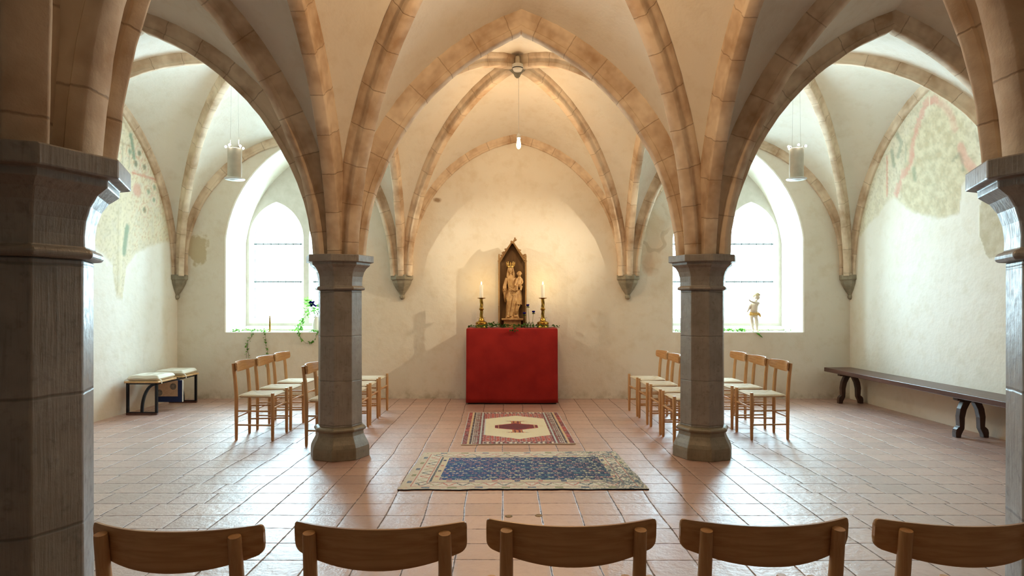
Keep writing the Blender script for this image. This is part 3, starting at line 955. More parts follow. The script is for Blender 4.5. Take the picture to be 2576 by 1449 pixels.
def mixc(a, b, t): return tuple(x*(1-t)+y*t for x, y in zip(a, b))
NAVY1, NAVY2, NAVY3 = lin((36, 76, 142)), lin((32, 60, 112)), lin((30, 54, 88))
SAL, YEL, GRN, CRM, OLI, PNK = lin((216, 164, 150)), lin((212, 208, 176)), lin((104, 146, 144)), lin((226, 224, 210)), lin((188, 186, 152)), lin((204, 140, 126))
def blue_rug(u, v, i, j):
    n = fbm(u*14, v*9, 1.5); n2 = fbm(u*150, v*100, 2.5, 2)
    fu0, fu1, fv0, fv1 = 0.146, 0.884, 0.205, 0.815
    if fu0 < u < fu1 and fv0 < v < fv1:
        a = (u-fu0)/(fu1-fu0)
        base = mixc(NAVY1, NAVY2, min(1, a*2)) if a < 0.5 else mixc(NAVY2, NAVY3, (a-0.5)*2)
        base = mixc(base, lin((60, 96, 140)), max(0, n)*0.5)
        # rows of small flowering motifs in half-drop repeat
        gx = u*1.77/0.074; gy = v*1.16/0.058
        r = math.floor(gy); q = gx+(0.5 if r % 2 else 0.0)+0.35*noise.noise((r*1.7, 0, 0))
        cxi = math.floor(q); lx = q-cxi-0.5; ly = gy-r-0.5
        h = noise.noise((cxi*5.3+0.7, r*3.1+0.3, 0.5)); h2 = noise.noise((cxi*2.9+9, r*7.7, 3.5))
        cols = [SAL, YEL, mixc(SAL, CRM, 0.5), GRN, YEL, mixc(SAL, NAVY2, 0.4)]
        c = cols[int((h*0.5+0.5)*6*1.7) % 6]
        w_ = 0.17+0.24*abs(h2)
        hit = (abs(lx) < w_ and abs(ly) < 0.28) or (abs(lx) < w_+0.12 and abs(ly+0.1) < 0.12) or (h2 > 0 and abs(lx+0.36) < 0.05 and abs(ly-0.25) < 0.12)
        core = abs(lx) < 0.07 and abs(ly-0.05) < 0.16
        if hit and not core and n2 < 0.38:
            return mixc(c, base, 0.12+0.15*max(0, n)+0.15*max(0, n2))
        if abs(lx) > 0.44 and n2 > 0.1: return mixc(base, GRN, 0.5)
        return base
    # borders
    du = min(u, 1-u)*1.77; dv = min(v, 1-v)*1.16
    wide = du/0.25 < dv/0.235
    left = u < 0.5
    if wide:
        t = (u/fu0) if left else (1-u)/(1-fu1); s = v*1.16
    else:
        t = v/fv0 if v < 0.5 else (1-v)/(1-fv1); s = u*1.77
    grey = (0.0 if u < 0.62 else min(1, (u-0.62)/0.25))
    if t < 0.08: c = lin((214, 212, 196))
    elif t < 0.30:
        c = lin((220, 214, 194)); k = s/0.19
        if abs(k-round(k)) < 0.16 and abs(t-0.19) < 0.07: c = lin((112, 132, 150)) if round(k) % 2 else lin((150, 160, 120))
    elif t < 0.34: c = PNK
    elif t < 0.38: c = CRM
    elif t < 0.68:
        c = lin((230, 228, 214)); k = s/0.10; f = k-math.floor(k)
        zz = abs(((f*2) % 2)-1); tt = (t-0.38)/0.30
        if abs(zz-tt) < 0.16: c = [PNK, lin((92, 112, 112)), OLI][int(math.floor(k)) % 3]
        elif abs(zz-tt) < 0.24: c = CRM
    elif t < 0.72: c = PNK
    elif t < 0.76: c = CRM
    elif t < 0.80: c = lin((92, 104, 112))
    else:
        c = lin((222, 213, 184)); k = s/0.17
        if abs(k-round(k)) < 0.12 and abs(t-0.9) < 0.06: c = NAVY2 if round(k) % 2 else PNK
    c = mixc(c, OLI, max(0, n)*0.25)
    if grey > 0 and (n2+n*0.4) > 0.06: c = mixc(c, lin((70, 92, 108)), 0.75*grey)
    elif n2 > 0.34: c = mixc(c, SAL, 0.5)
    return c
rug('blue_rug', [(-0.772, 4.547), (1.036, 4.562), (-0.7255, 5.70), (1.0, 5.74)], 210, 136, blue_rug,
    'long blue rug with a cream border, lying crosswise between the two pillars', lin((24, 28, 50)))
RED, DRED, BRN, WHT, CRE, GRY, TAN = lin((170, 62, 52)), lin((122, 36, 36)), lin((74, 46, 44)), lin((226, 214, 196)), lin((232, 224, 194)), lin((200, 202, 198)), lin((210, 176, 130))
def red_rug(u, v, i, j):
    n = fbm(u*10, v*16, 4.5); n2 = fbm(u*50, v*80, 6.5, 2)
    if v < 0.006 or v > 0.990: return WHT
    side = min(u, 1-u); right = u > 0.5
    sc = 0.185
    if side < sc:
        t = side/sc; s = v*1.815
        if t < 0.05: c = GRY
        elif t < 0.24: c = DRED if n > -0.1 else RED
        elif t < 0.27: c = GRY
        elif t < 0.36: c = TAN
        elif t < 0.47: c = BRN
        elif t < 0.50: c = WHT
        elif t < 0.76:
            c = mixc(BRN, DRED, 0.3); k = s/0.062; f = k-math.floor(k); tt = (t-0.50)/0.26
            if 0.28 < f < 0.72 and (0.12 < tt < 0.42 or 0.58 < tt < 0.88): c = WHT if int(math.floor(k)) % 5 else PNK
        elif t < 0.80: c = RED
        elif t < 0.84: c = BRN
        elif t < 0.91: c = GRY
        elif t < 0.95: c = lin((96, 92, 104))
        else: c = DRED
        return mixc(c, GRY, max(0, n2)*0.6)
    # end borders
    e = min(v, 1-v)*1.815
    if e < 0.115:
        k = u*1.09/0.045; f = k-math.floor(k); q = (e/0.115)
        c = mixc(BRN, DRED, 0.4)
        if abs(f-0.5) < 0.25 and 0.25 < q < 0.75: c = WHT if int(math.floor(k)) % 3 else RED
        elif q > 0.85: c = WHT if int(k*2) % 2 else RED
        return mixc(c, GRY, max(0, n2)*0.9)
    # hexagonal cream field with red corners
    x = (u-0.515)/0.315; y = (v-0.492)
    lim = 0.372-0.118*abs(x)
    if abs(x) < 1.0 and abs(y) < lim:
        mx, my = (u-0.508)*1.09, (v-0.484)*1.815
        dia = abs(my)/0.205+abs(mx)/0.387
        med = dia < 1 and abs(mx) < 0.232
        tongue = abs(my) < 0.33 and abs(mx) < (0.055 if abs(my) < 0.29 else 0.10*(1-(0.33-abs(my))/0.05) + 0.03)
        if med or tongue:
            c = lin((134, 34, 38)) if n > 0 else lin((116, 30, 36))
            if abs(mx) > 0.19 and abs(mx) < 0.20: c = TAN
            if tongue and not med and int(mx*60) % 2 == 0: c = lin((214, 140, 84))
            if n2 > 0.2: c = mixc(c, lin((70, 40, 46)), 0.6)
            if dia > 0.9 and med: c = lin((186, 54, 50))
            return c
        c = mixc(CRE, lin((222, 206, 164)), max(0, n)*0.6)
        if int(u*70) % 3 == 0: c = mixc(c, lin((232, 224, 190)), 0.6)
        return c
    if abs(x) >= 1.0 and abs(y) < 0.255: return GRY if abs(abs(x)-1.06) < 0.05 else mixc(GRY, BRN, 0.4)
    c = lin((186, 76, 62)); k = u*1.09/0.05; f = k-math.floor(k); kk = v*1.815/0.04; ff = kk-math.floor(kk)
    if (abs(f-0.5) < 0.2 and ff < 0.6) or n2 > 0.22: c = mixc(lin((160, 120, 108)), GRY, 0.4)
    if abs(f-0.5) < 0.07: c = DRED
    return c
rug('red_rug', [(-0.415, 6.03), (0.678, 6.06), (-0.4436, 7.845), (0.652, 7.85)], 150, 215, red_rug,
    'small red rug with a cream field and dark red medallion, before the altar', lin((216, 204, 184)))

# round brass covers let into the tiles
for x, y, lab in ((0.024, 3.99, 'small round metal cover in the floor, darker of the two before the middle chair'), (0.2135, 4.005, 'small round metal cover in the floor, paler reddish one before the middle chair')):
    bm = bmesh.new()
    lathe(bm, [(0.024, 0.0), (0.024, 0.002), (0.021, 0.003), (0.02, 0.002)], 20, (x, y, 0))
    tag(obj('floor_cover', bm, 'metal_disc'), lab, 'floor cover', 'floor covers')

# ---------------------------------------------------------------- altar
AX0, AX1, AY0, AY1, AZ = -0.519, 0.712, 8.54, 9.035, 1.023
bm = bmesh.new()
box(bm, AX0+0.02, AX1-0.02, AY0+0.03, AY1-0.01, 0, AZ-0.012)
tag(obj('altar_table', bm, 'dkwood', smooth=False), 'dark wooden altar block hidden under the red cloth, its foot showing as a dark line', 'altar')
bm = bmesh.new()
def drape():
    r = 0.012
    def ring(z, out, fold):
        pts = []
        x0, x1, y0, y1 = AX0-out, AX1+out, AY0-out, AY1
        per = [(x0, y1)]
        def line(a, b, n): return [(a[0]+(b[0]-a[0])*k/n, a[1]+(b[1]-a[1])*k/n) for k in range(1, n+1)]
        per += line((x0, y1), (x0, y0+r), 12)+[(x0+r*0.3, y0+r*0.3)]+line((x0+r, y0), (x1-r, y0), 46)
        per.insert(14, (x0+r, y0))
        per += [(x1-r*0.3, y0+r*0.3)]+line((x1, y0+r), (x1, y1), 12)
        per.insert(len(per)-12, (x1, y0+r))
        for x, y in per:
            f = fold*(0.010*noise.noise((x*5.5, y*5.5, z*0.6))+0.004*noise.noise((x*16, y*16, z)))
            nx = -1 if x < x0+0.004 else (1 if x > x1-0.004 else 0); ny = -1 if y < y0+0.004 else 0
            zz = z+(fold*0.006*noise.noise((x*3, y*3, 9)) if z < 0.1 else 0)
            pts.append(bm.verts.new((x+nx*f, y+ny*f, zz)))
        return pts
    zs = [(AZ, -0.012, 0), (AZ-0.003, -0.003, 0), (AZ-0.012, 0.0, 0.05)]+[(AZ-0.02-(AZ-0.04)*k/16, 0.001+0.006*k/16, k/16) for k in range(17)]
    rs = [ring(*q) for q in zs]
    for a, b in zip(rs, rs[1:]):
        for k in range(len(a)-1): bm.faces.new((a[k], a[k+1], b[k+1], b[k]))
    bm.faces.new(rs[0])
drape()
cl = tag(obj('altar_cloth', bm, 'red', angle=50), 'plain red cloth covering the altar down to the floor', 'altar cloth')
sol = cl.modifiers.new('thickness', 'SOLIDIFY'); sol.thickness = 0.003; sol.offset = -1

# shrine with its gable
SX, SY = 0.105, 8.86
sh = empty('gabled_shrine', (SX, SY, AZ), 0, 'tall narrow carved wooden niche with a pointed gable on the altar', 'shrine')
bm = bmesh.new()
prism(bm, [(-0.176, 0.0), (0.176, 0.0), (0.176, 0.92), (0, 1.185), (-0.176, 0.92)], 0.075, 0.10)
obj('back_panel', bm, 'shrine_d', sh, smooth=False)
for s in (-1, 1):
    bm = bmesh.new()
    zt = 1.01 if s < 0 else 1.005
    box(bm, s*0.186-0.011, s*0.186+0.011, -0.060, 0.10, 0, zt)
    for z in (0.30, 0.52, 0.74, 0.90): box(bm, s*0.186-0.0135, s*0.186+0.0135, -0.063, 0.09, z, z+0.008)
    box(bm, s*0.186-0.007, s*0.186+0.007, -0.055, 0.09, zt, zt+0.016)
    obj('side_panel', bm, 'shrine', sh, smooth=False, bevel=0.003)
    bm = bmesh.new()
    a = Vector((s*0.185, 0, 0.91)); b = Vector((0, 0, 1.19))
    d = (b-a).normalized(); nrm = Vector((-d.z*s*-1, 0, d.x*s*-1)); nrm = Vector((s*d.z, 0, -s*d.x))
    nrm = nrm if nrm.z > 0 else -nrm
    for o0, o1, y0, y1 in ((-0.012, 0.016, -0.045, 0.10), (0.016, 0.026, -0.055, -0.02)):
        q = [a+nrm*o0, b+nrm*o0*0.2, b+nrm*o1*0.6, a+nrm*o1]
        prism(bm, [(p.x, p.z) for p in q], y0, y1)
    obj('gable_rail', bm, 'shrine', sh, smooth=False, bevel=0.002)
    # crockets on the slope, most of them broken away
    bm = bmesh.new()
    for f, rr in (((0.42, 0.020), (0.60, 0.014), (0.30, 0.012)) if s < 0 else ((0.30, 0.012), (0.55, 0.014))):
        p = a.lerp(b, f)+nrm*0.022
        ball(bm, (p.x, -0.02, p.z), (rr, 0.03, rr*1.2), seg=8)
        ball(bm, (p.x+s*0.012, -0.02, p.z+0.004), (rr*0.6, 0.02, rr*0.6), seg=8)
    obj('crocket', bm, 'shrine', sh)
bm = bmesh.new()
tube(bm, [(0.0, -0.04, 1.17), (0.022, -0.04, 1.205), (0.03, -0.04, 1.222)], [0.018, 0.012, 0.014], 8)
ball(bm, (0.042, -0.04, 1.222), (0.020, 0.016, 0.016), seg=10); ball(bm, (0.035, -0.04, 1.243), (0.012, 0.012, 0.014), seg=8); ball(bm, (0.030, -0.04, 1.215), (0.012, 0.012, 0.02), seg=8)
ball(bm, (-0.012, -0.03, 1.193), (0.016, 0.02, 0.02), seg=8)
obj('finial', bm, 'shrine', sh)
bm = bmesh.new()
for q in range(4):
    ball(bm, (0.166+0.009*(q % 2), -0.05, 0.95+0.018*q), (0.016, 0.02, 0.014), seg=8)
ball(bm, (0.176, -0.05, 1.015), (0.018, 0.02, 0.012), seg=8)
obj('leaf_carving', bm, 'shrine', sh)
bm = bmesh.new()
box(bm, -0.150, 0.150, -0.10, 0.07, 0.112, 0.128); box(bm, -0.146, 0.146, -0.096, 0.07, 0.104, 0.112)
obj('shelf', bm, 'carved', sh, smooth=False, bevel=0.003)
bm = bmesh.new()
box(bm, -0.118, 0.118, -0.07, 0.06, 0.0, 0.104)
obj('plinth', bm, 'shrine', sh, smooth=False, bevel=0.004)

# statue of mother and child
ST = (SX+0.004, SY-0.01, AZ+0.128)
st = empty('mother_and_child_statue', ST, 0, 'carved wooden statue of a crowned woman holding a child, standing in the shrine', 'statue')
def loft(bm, secs, seg=36, folds=0, amp=0.0, twist=0.0):
    """secs: z, cx, cy, rx, ry, fold depth"""
    rings = []
    for z, cx, cy_, rx, ry, fa in secs:
        ring = []
        for k in range(seg):
            a = 2*PI*k/seg
            f = 1+fa*(math.sin(a*folds+twist*z)*0.6+math.sin(a*(folds*2-3)+twist*z*1.7+1)*0.4)
            ring.append(bm.verts.new((cx+math.cos(a)*rx*f, cy_+math.sin(a)*ry*f, z)))
        rings.append(ring)
    for a, b in zip(rings, rings[1:]):
        for k in range(seg): bm.faces.new((a[k], a[(k+1) % seg], b[(k+1) % seg], b[k]))
    bm.faces.new(rings[0][::-1]); bm.faces.new(rings[-1])
def fuse(o, voxel, smooth=3):
    r = o.modifiers.new('fuse', 'REMESH'); r.mode = 'VOXEL'; r.voxel_size = voxel; r.use_smooth_shade = True
    if smooth:
        m = o.modifiers.new('soften', 'SMOOTH'); m.factor = 0.5; m.iterations = smooth
    return o
bm = bmesh.new()
# ground under the feet and the long robe
loft(bm, [(0.0, -0.005, 0, 0.100, 0.058, 0.03), (0.018, -0.005, 0, 0.098, 0.056, 0.05), (0.028, 0.0, 0, 0.080, 0.045, 0.05)], 36, 7)
loft(bm, [(0.015, -0.004, 0.005, 0.088, 0.046, 0.16), (0.06, -0.006, 0.004, 0.082, 0.045, 0.19), (0.14, -0.004, 0.0, 0.084, 0.046, 0.17), (0.22, 0.004, -0.003, 0.088, 0.048, 0.13),
          (0.30, 0.006, -0.004, 0.084, 0.050, 0.06), (0.36, 0.004, -0.002, 0.076, 0.048, 0.05), (0.42, 0.0, 0.002, 0.066, 0.043, 0.04), (0.47, -0.006, 0.003, 0.062, 0.042, 0.03),
          (0.53, -0.014, 0.004, 0.066, 0.043, 0.02), (0.565, -0.020, 0.006, 0.068, 0.040, 0.01), (0.590, -0.024, 0.008, 0.050, 0.034, 0), (0.605, -0.026, 0.006, 0.026, 0.026, 0), (0.64, -0.027, 0.004, 0.021, 0.022, 0)], 44, 9, 0, 6)
# knees pressing through the robe, V folds over the hips
tube(bm, [(-0.030, -0.030, 0.36), (-0.040, -0.040, 0.25), (-0.046, -0.036, 0.12), (-0.060, -0.044, 0.03)], [0.026, 0.027, 0.020, 0.016], 10)
tube(bm, [(0.046, -0.030, 0.36), (0.024, -0.046, 0.24), (-0.006, -0.046, 0.12), (-0.026, -0.050, 0.03)], [0.024, 0.027, 0.020, 0.018], 10)
ball(bm, (-0.066, -0.050, 0.026), (0.026, 0.030, 0.014)); ball(bm, (0.045, -0.045, 0.03), (0.028, 0.03, 0.016))
for k, (zc, wd) in enumerate(((0.385, 0.058), (0.362, 0.052), (0.338, 0.044))):
    tube(bm, [(-wd, -0.034, zc+0.028), (-wd*0.5, -0.050, zc+0.004), (0.008, -0.054, zc-0.016), (wd*0.62, -0.050, zc+0.006), (wd+0.012, -0.036, zc+0.034)], [0.004, 0.007, 0.007, 0.007, 0.004], 8)
# mantle: over the far arm in long pleats, and hanging from the near arm
for q in range(5):
    x = 0.050+0.017*q
    tube(bm, [(x-0.004, -0.038+0.007*q, 0.40), (x+0.004, -0.044+0.007*q, 0.30), (x+0.006, -0.044+0.007*q, 0.19+0.005*(q % 2))], [0.008, 0.0105, 0.0105], 8)
tube(bm, [(0.052, -0.036, 0.19), (0.040, -0.040, 0.13), (0.044, -0.034, 0.06)], [0.010, 0.009, 0.006], 8)
tube(bm, [(0.098, -0.012, 0.19), (0.075, -0.02, 0.13), (0.07, -0.02, 0.09)], [0.012, 0.009, 0.005], 8)
# arms: one hanging and bent, one carrying the child
tube(bm, [(-0.080, 0.008, 0.560), (-0.100, 0.0, 0.500), (-0.116, -0.014, 0.440), (-0.112, -0.034, 0.405)], [0.026, 0.027, 0.026, 0.018], 12)
tube(bm, [(-0.122, -0.010, 0.450), (-0.130, -0.012, 0.380), (-0.122, -0.008, 0.330)], [0.016, 0.016, 0.007], 10)
tube(bm, [(-0.100, -0.010, 0.450), (-0.108, -0.014, 0.360), (-0.112, -0.008, 0.280), (-0.104, 0.0, 0.225)], [0.018, 0.018, 0.014, 0.006], 10)
tube(bm, [(-0.088, 0.0, 0.42), (-0.082, -0.01, 0.30), (-0.07, 0.0, 0.2)], [0.014, 0.016, 0.010], 10)
ball(bm, (-0.112, -0.045, 0.392), (0.011, 0.012, 0.016))
tube(bm, [(0.030, 0.010, 0.560), (0.060, 0.000, 0.500), (0.064, -0.020, 0.440), (0.040, -0.052, 0.402), (0.062, -0.066, 0.400)], [0.026, 0.026, 0.026, 0.022, 0.014], 12)
tube(bm, [(-0.052, -0.030, 0.44), (-0.010, -0.052, 0.405), (0.040, -0.062, 0.388), (0.070, -0.064, 0.398)], [0.010, 0.016, 0.018, 0.013], 10)
for q in range(4): tube(bm, [(0.064+0.006*q, -0.074, 0.404-0.004*q), (0.080+0.004*q, -0.076, 0.408-0.005*q)], [0.005, 0.004], 6)
# head with face, long hair falling on both sides
ball(bm, (-0.028, -0.004, 0.672), (0.034, 0.037, 0.046), seg=20)
ball(bm, (-0.026, -0.036, 0.668), (0.0055, 0.010, 0.012), seg=8)
ball(bm, (-0.026, -0.034, 0.646), (0.010, 0.006, 0.0035), seg=8)
ball(bm, (-0.027, -0.028, 0.634), (0.013, 0.012, 0.009), seg=8)
for s in (-1, 1): ball(bm, (-0.027+s*0.014, -0.033, 0.678), (0.007, 0.005, 0.004), seg=8); ball(bm, (-0.027+s*0.015, -0.031, 0.688), (0.010, 0.006, 0.003), seg=8)
for s in (-1, 1):
    tube(bm, [(-0.028+s*0.004, -0.026, 0.714), (-0.028+s*0.026, -0.026, 0.696), (-0.028+s*0.036, -0.016, 0.655), (-0.026+s*0.042, -0.010, 0.615), (-0.026+s*0.050, -0.016, 0.575)], [0.011, 0.013, 0.015, 0.016, 0.010], 10)
ball(bm, (-0.028, 0.006, 0.686), (0.044, 0.040, 0.040), seg=18)
ball(bm, (-0.027, 0.014, 0.640), (0.044, 0.028, 0.060), seg=16)
body = obj('body', bm, 'carved', st, angle=0)
fuse(body, 0.0026, 1)
# the child on her arm
bm = bmesh.new()
loft(bm, [(0.430, 0.074, -0.040, 0.030, 0.028, 0.05), (0.465, 0.078, -0.040, 0.036, 0.030, 0.05), (0.510, 0.086, -0.034, 0.036, 0.028, 0.03), (0.555, 0.094, -0.026, 0.036, 0.024, 0), (0.575, 0.094, -0.026, 0.022, 0.018, 0), (0.59, 0.094, -0.026, 0.012, 0.014, 0)], 24, 6)
ball(bm, (0.092, -0.034, 0.616), (0.026, 0.028, 0.033), seg=16)
ball(bm, (0.094, -0.018, 0.628), (0.031, 0.028, 0.032), seg=14)
for q in range(7):
    a = PI*q/6; ball(bm, (0.093+0.030*math.cos(a), -0.026, 0.620+0.028*math.sin(a)), 0.009, seg=8)
ball(bm, (0.090, -0.061, 0.612), (0.005, 0.008, 0.008), seg=8); ball(bm, (0.090, -0.058, 0.600), (0.008, 0.006, 0.003), seg=8)
for s in (-1, 1): ball(bm, (0.091+s*0.011, -0.057, 0.620), (0.006, 0.005, 0.003), seg=8)
tube(bm, [(0.066, -0.034, 0.556), (0.046, -0.050, 0.500), (0.034, -0.070, 0.462), (0.048, -0.082, 0.455)], [0.014, 0.015, 0.012, 0.008], 10)
tube(bm, [(0.124, -0.024, 0.552), (0.136, -0.034, 0.505), (0.120, -0.060, 0.476), (0.090, -0.074, 0.470)], [0.014, 0.014, 0.012, 0.009], 10)
tube(bm, [(0.066, -0.050, 0.455), (0.052, -0.082, 0.445), (0.060, -0.084, 0.410), (0.056, -0.090, 0.385)], [0.020, 0.020, 0.014, 0.010], 10)
tube(bm, [(0.096, -0.050, 0.455), (0.118, -0.080, 0.440), (0.112, -0.082, 0.405), (0.108, -0.09, 0.388)], [0.020, 0.020, 0.014, 0.010], 10)
ch = obj('child', bm, 'carved', st, angle=0)
fuse(ch, 0.0024, 1)
# crown
bm = bmesh.new()
lathe(bm, [(0.043, 0.0), (0.046, 0.002), (0.049, 0.020), (0.047, 0.021), (0.044, 0.004)], 28, (-0.028, 0.0, 0.712), cap=False)
for q in range(10):
    a = 2*PI*(q+0.5)/10
    c, s = math.cos(a), math.sin(a)
    base = Vector((-0.028+c*0.048, s*0.048, 0.730))
    tall = 1.0 if q % 2 == 0 else 0.72
    tube(bm, [base, base+Vector((c*0.006, s*0.006, 0.026*tall)), base+Vector((c*0.010, s*0.010, 0.052*tall))], [0.008, 0.006, 0.004], 6)
    for k in (-1, 1):
        tv = Vector((-s, c, 0))*k
        p = base+Vector((c*0.008, s*0.008, 0.034*tall))
        tube(bm, [p-Vector((0, 0, 0.01)), p+tv*0.009+Vector((0, 0, 0.004)), p+tv*0.013+Vector((0, 0, -0.003))], [0.004, 0.0055, 0.004], 6)
    ball(bm, base+Vector((c*0.011, s*0.011, 0.054*tall)), 0.007, seg=8)
obj('crown', bm, 'gold', st)

# candlesticks and candles
def candlestick(x, y, label, lab2):
    e = empty('candlestick', (x, y, AZ), 0, label, 'candlestick', 'brass candlesticks')
    bm = bmesh.new()
    lathe(bm, [(0.088, 0.0), (0.089, 0.006), (0.084, 0.012), (0.080, 0.030), (0.077, 0.052), (0.080, 0.056), (0.083, 0.064), (0.078, 0.078), (0.062, 0.088), (0.046, 0.093), (0.040, 0.100), (0.034, 0.118), (0.028, 0.132)], 32)
    obj('foot', bm, 'brass', e)
    bm = bmesh.new()
    seg = 24; rings = []
    for k in range(61):
        z = 0.130+0.270*k/60
        r = 0.0215+0.0125*math.exp(-((z-0.258)/0.011)**2)+0.004*math.exp(-((z-0.135)/0.01)**2)
        tw = 1-math.exp(-((z-0.258)/0.03)**2)
        ring = []
        for q in range(seg):
            a = 2*PI*q/seg
            rr = r*(1+0.12*tw*math.sin(3*a+z*62))
            ring.append(bm.verts.new((rr*math.cos(a), rr*math.sin(a), z)))
        rings.append(ring)
    for a, b in zip(rings, rings[1:]):
        for q in range(seg): bm.faces.new((a[q], a[(q+1) % seg], b[(q+1) % seg], b[q]))
    obj('stem', bm, 'brass', e, angle=0)
    bm = bmesh.new()
    lathe(bm, [(0.020, 0.396), (0.030, 0.400), (0.052, 0.406), (0.058, 0.412), (0.057, 0.414), (0.040, 0.408), (0.0, 0.407)], 28)
    obj('drip_pan', bm, 'brass', e)
    for s in (-1, 1):
        bm = bmesh.new()
        tube(bm, [(s*0.022, 0, 0.132), (s*0.040, 0, 0.138), (s*0.058, 0, 0.137)], [0.003, 0.002, 0.0012], 6)
        obj('spur', bm, 'brass', e)
    c = empty('candle', (x, y, AZ+0.4085), 0, lab2, 'candle', 'altar candles')
    bm = bmesh.new()
    lathe(bm, [(0.0245, 0.0), (0.0250, 0.003), (0.0246, 0.178), (0.0225, 0.183), (0.0200, 0.181), (0.008, 0.176)], 24)
    obj('wax_body', bm, 'wax', c)
    bm = bmesh.new()
    tube(bm, [(0, 0, 0.175), (0, 0, 0.188), (0.001, 0, 0.193)], 0.0012, 6)
    obj('wick', bm, 'wick', c)
    bm = bmesh.new()
    lathe(bm, [(0.0015, 0.186), (0.0062, 0.193), (0.0078, 0.201), (0.0062, 0.212), (0.003, 0.222), (0.0008, 0.230)], 12)
    obj('flame', bm, 'flame', c)
    lamp('flame_light', (0, 0, 0.206), FLAME, (1.0, 0.66, 0.24), 0.008, c)
M['flame'] = mat_glow('candle_flame', (1.0, 0.74, 0.32), 9.0)
candlestick(-0.322, 8.72, 'brass candlestick with a twisted stem at the ivy-window end of the altar', 'lit white candle beside the statue on the ivy-window side')
candlestick(0.523, 8.72, 'brass candlestick with a twisted stem beside the glass vases', 'lit white candle on the candlestick by the glass vases')

# little bottles with anemones
def vase(x, y, hgt, tilt, sh_, label, lab2):
    e = empty('glass_vase', (x, y, AZ), 0, label, 'vase', 'glass vases on the altar')
    bm = bmesh.new()
    lathe(bm, [(0.0, 0.002), (0.022, 0.0), (0.025, 0.004), (0.025, 0.050), (0.020, 0.060), (0.013, 0.066), (0.013, 0.080), (0.015, 0.083), (0.0125, 0.083), (0.011, 0.066), (0.018, 0.058), (0.0225, 0.048), (0.0225, 0.006), (0.0, 0.005)], 20, cap=False)
    obj('bottle', bm, 'bottle', e)
    top = Vector((tilt, 0.0, hgt))
    f = empty('anemone', (x, y, AZ+0.008), 0, lab2, 'flower', 'anemones in the glass vases')
    bm = bmesh.new()
    tube(bm, [(0.004, 0, 0.0), (0.002, 0, 0.075), (tilt*0.4, 0, hgt*0.6), (tilt, 0, hgt)], 0.0024, 6)
    obj('stem', bm, 'stem', f)
    bm = bmesh.new()
    for q in range(9):
        a = 2*PI*q/9; k = 0.6+0.4*(q % 2)
        ball(bm, top+Vector((0.013*math.cos(a)*k, 0.013*math.sin(a)*k-0.004, 0.010+0.004*math.sin(a*2))), (0.012, 0.012, 0.011), seg=8)
    ball(bm, top+Vector((0, -0.008, 0.010)), 0.010, seg=8)
    obj('bloom', bm, 'blue', f)
    bm = bmesh.new()
    for q in range(7):
        a = 2*PI*q/7
        leaf(bm, top+Vector((0, 0, -0.016)), Vector((math.cos(a), math.sin(a), -0.3+0.3*sh_)), 0.026)
    obj('leaf_collar', bm, 'leaf', f, smooth=False)
def leaf(bm, p, d, size, up=None):
    """small lobed leaf, folded on its midrib"""
    d = Vector(d).normalized()
    u = Vector(up) if up else Vector((R.uniform(-1, 1), R.uniform(-1, 1), R.uniform(0.2, 1)))
    s = d.cross(u)
    if s.length < 1e-3: s = d.cross(Vector((1, 0, 0.3)))
    s.normalize(); n = s.cross(d)
    P = Vector(p)
    def q(a, b, c=0): return bm.verts.new(P+d*(a*size)+s*(b*size)+n*(c*size))
    mid = [q(0, 0), q(0.45, 0, -0.06), q(1.0, 0, -0.02)]
    for sg in (-1, 1):
        o = [q(-0.08, 0.26*sg, 0.04), q(0.16, 0.50*sg, 0.10), q(0.36, 0.26*sg, 0.06), q(0.62, 0.32*sg, 0.08)]
        bm.faces.new((mid[0], o[0], o[1], o[2]) if sg > 0 else (mid[0], o[2], o[1], o[0]))
        bm.faces.new((mid[0], o[2], mid[1]) if sg > 0 else (mid[0], mid[1], o[2]))
        bm.faces.new((mid[1], o[2], o[3], mid[2]) if sg > 0 else (mid[1], mid[2], o[3], o[2]))
vase(0.290, 8.695, 0.185, -0.022, 0.4, 'small clear glass bottle vase, the one closest to the shrine', 'blue anemone leaning toward the shrine, lower of the two beside it')
vase(0.335, 8.745, 0.295, -0.018, 0.8, 'small clear glass bottle vase holding the tallest flower', 'blue anemone, the tallest of the three, beside the shrine')
vase(0.378, 8.70, 0.205, 0.016, 1.2, 'small clear glass bottle vase closest to the candlestick', 'blue anemone closest to the candlestick')

# ivy garland along the altar
gi = empty('ivy_garland', (0, 0, AZ), 0, 'garland of dark green ivy lying along the altar top', 'garland')
path = [Vector((-0.50+1.24*k/48, 8.580+0.012*math.sin(k*0.7)+0.006*math.sin(k*1.9), 0.012+0.006*math.sin(k*1.3))) for k in range(49)]
bm = bmesh.new(); tube(bm, path, 0.003, 6); obj('stem', bm, 'twig', gi)
bm = bmesh.new()
for p in path:
    dens = 5 if -0.26 < p.x < 0.28 else (3 if p.x < 0.5 else 2)
    for q in range(dens):
        o = Vector((R.uniform(-0.03, 0.03), R.uniform(-0.028, 0.022), R.uniform(0.010, 0.040 if dens == 5 else 0.022)))
        leaf(bm, p+o, (R.uniform(-1, 1), R.uniform(-1, 0.4), R.uniform(-0.2, 0.6)), R.uniform(0.020, 0.036))
for q in range(16): leaf(bm, (-0.14+R.uniform(-0.09, 0.07), 8.66+R.uniform(-0.04, 0.04), R.uniform(0.03, 0.075)), (R.uniform(-1, 1), -0.6, R.uniform(0, 0.8)), R.uniform(0.025, 0.038))
for q in range(14): leaf(bm, (0.118+R.uniform(-0.05, 0.05), 8.516, R.uniform(-0.035, 0.012)), (R.uniform(-1, 1), -0.35, -0.6), R.uniform(0.024, 0.036))
obj('foliage', bm, 'leaf', gi, smooth=False)

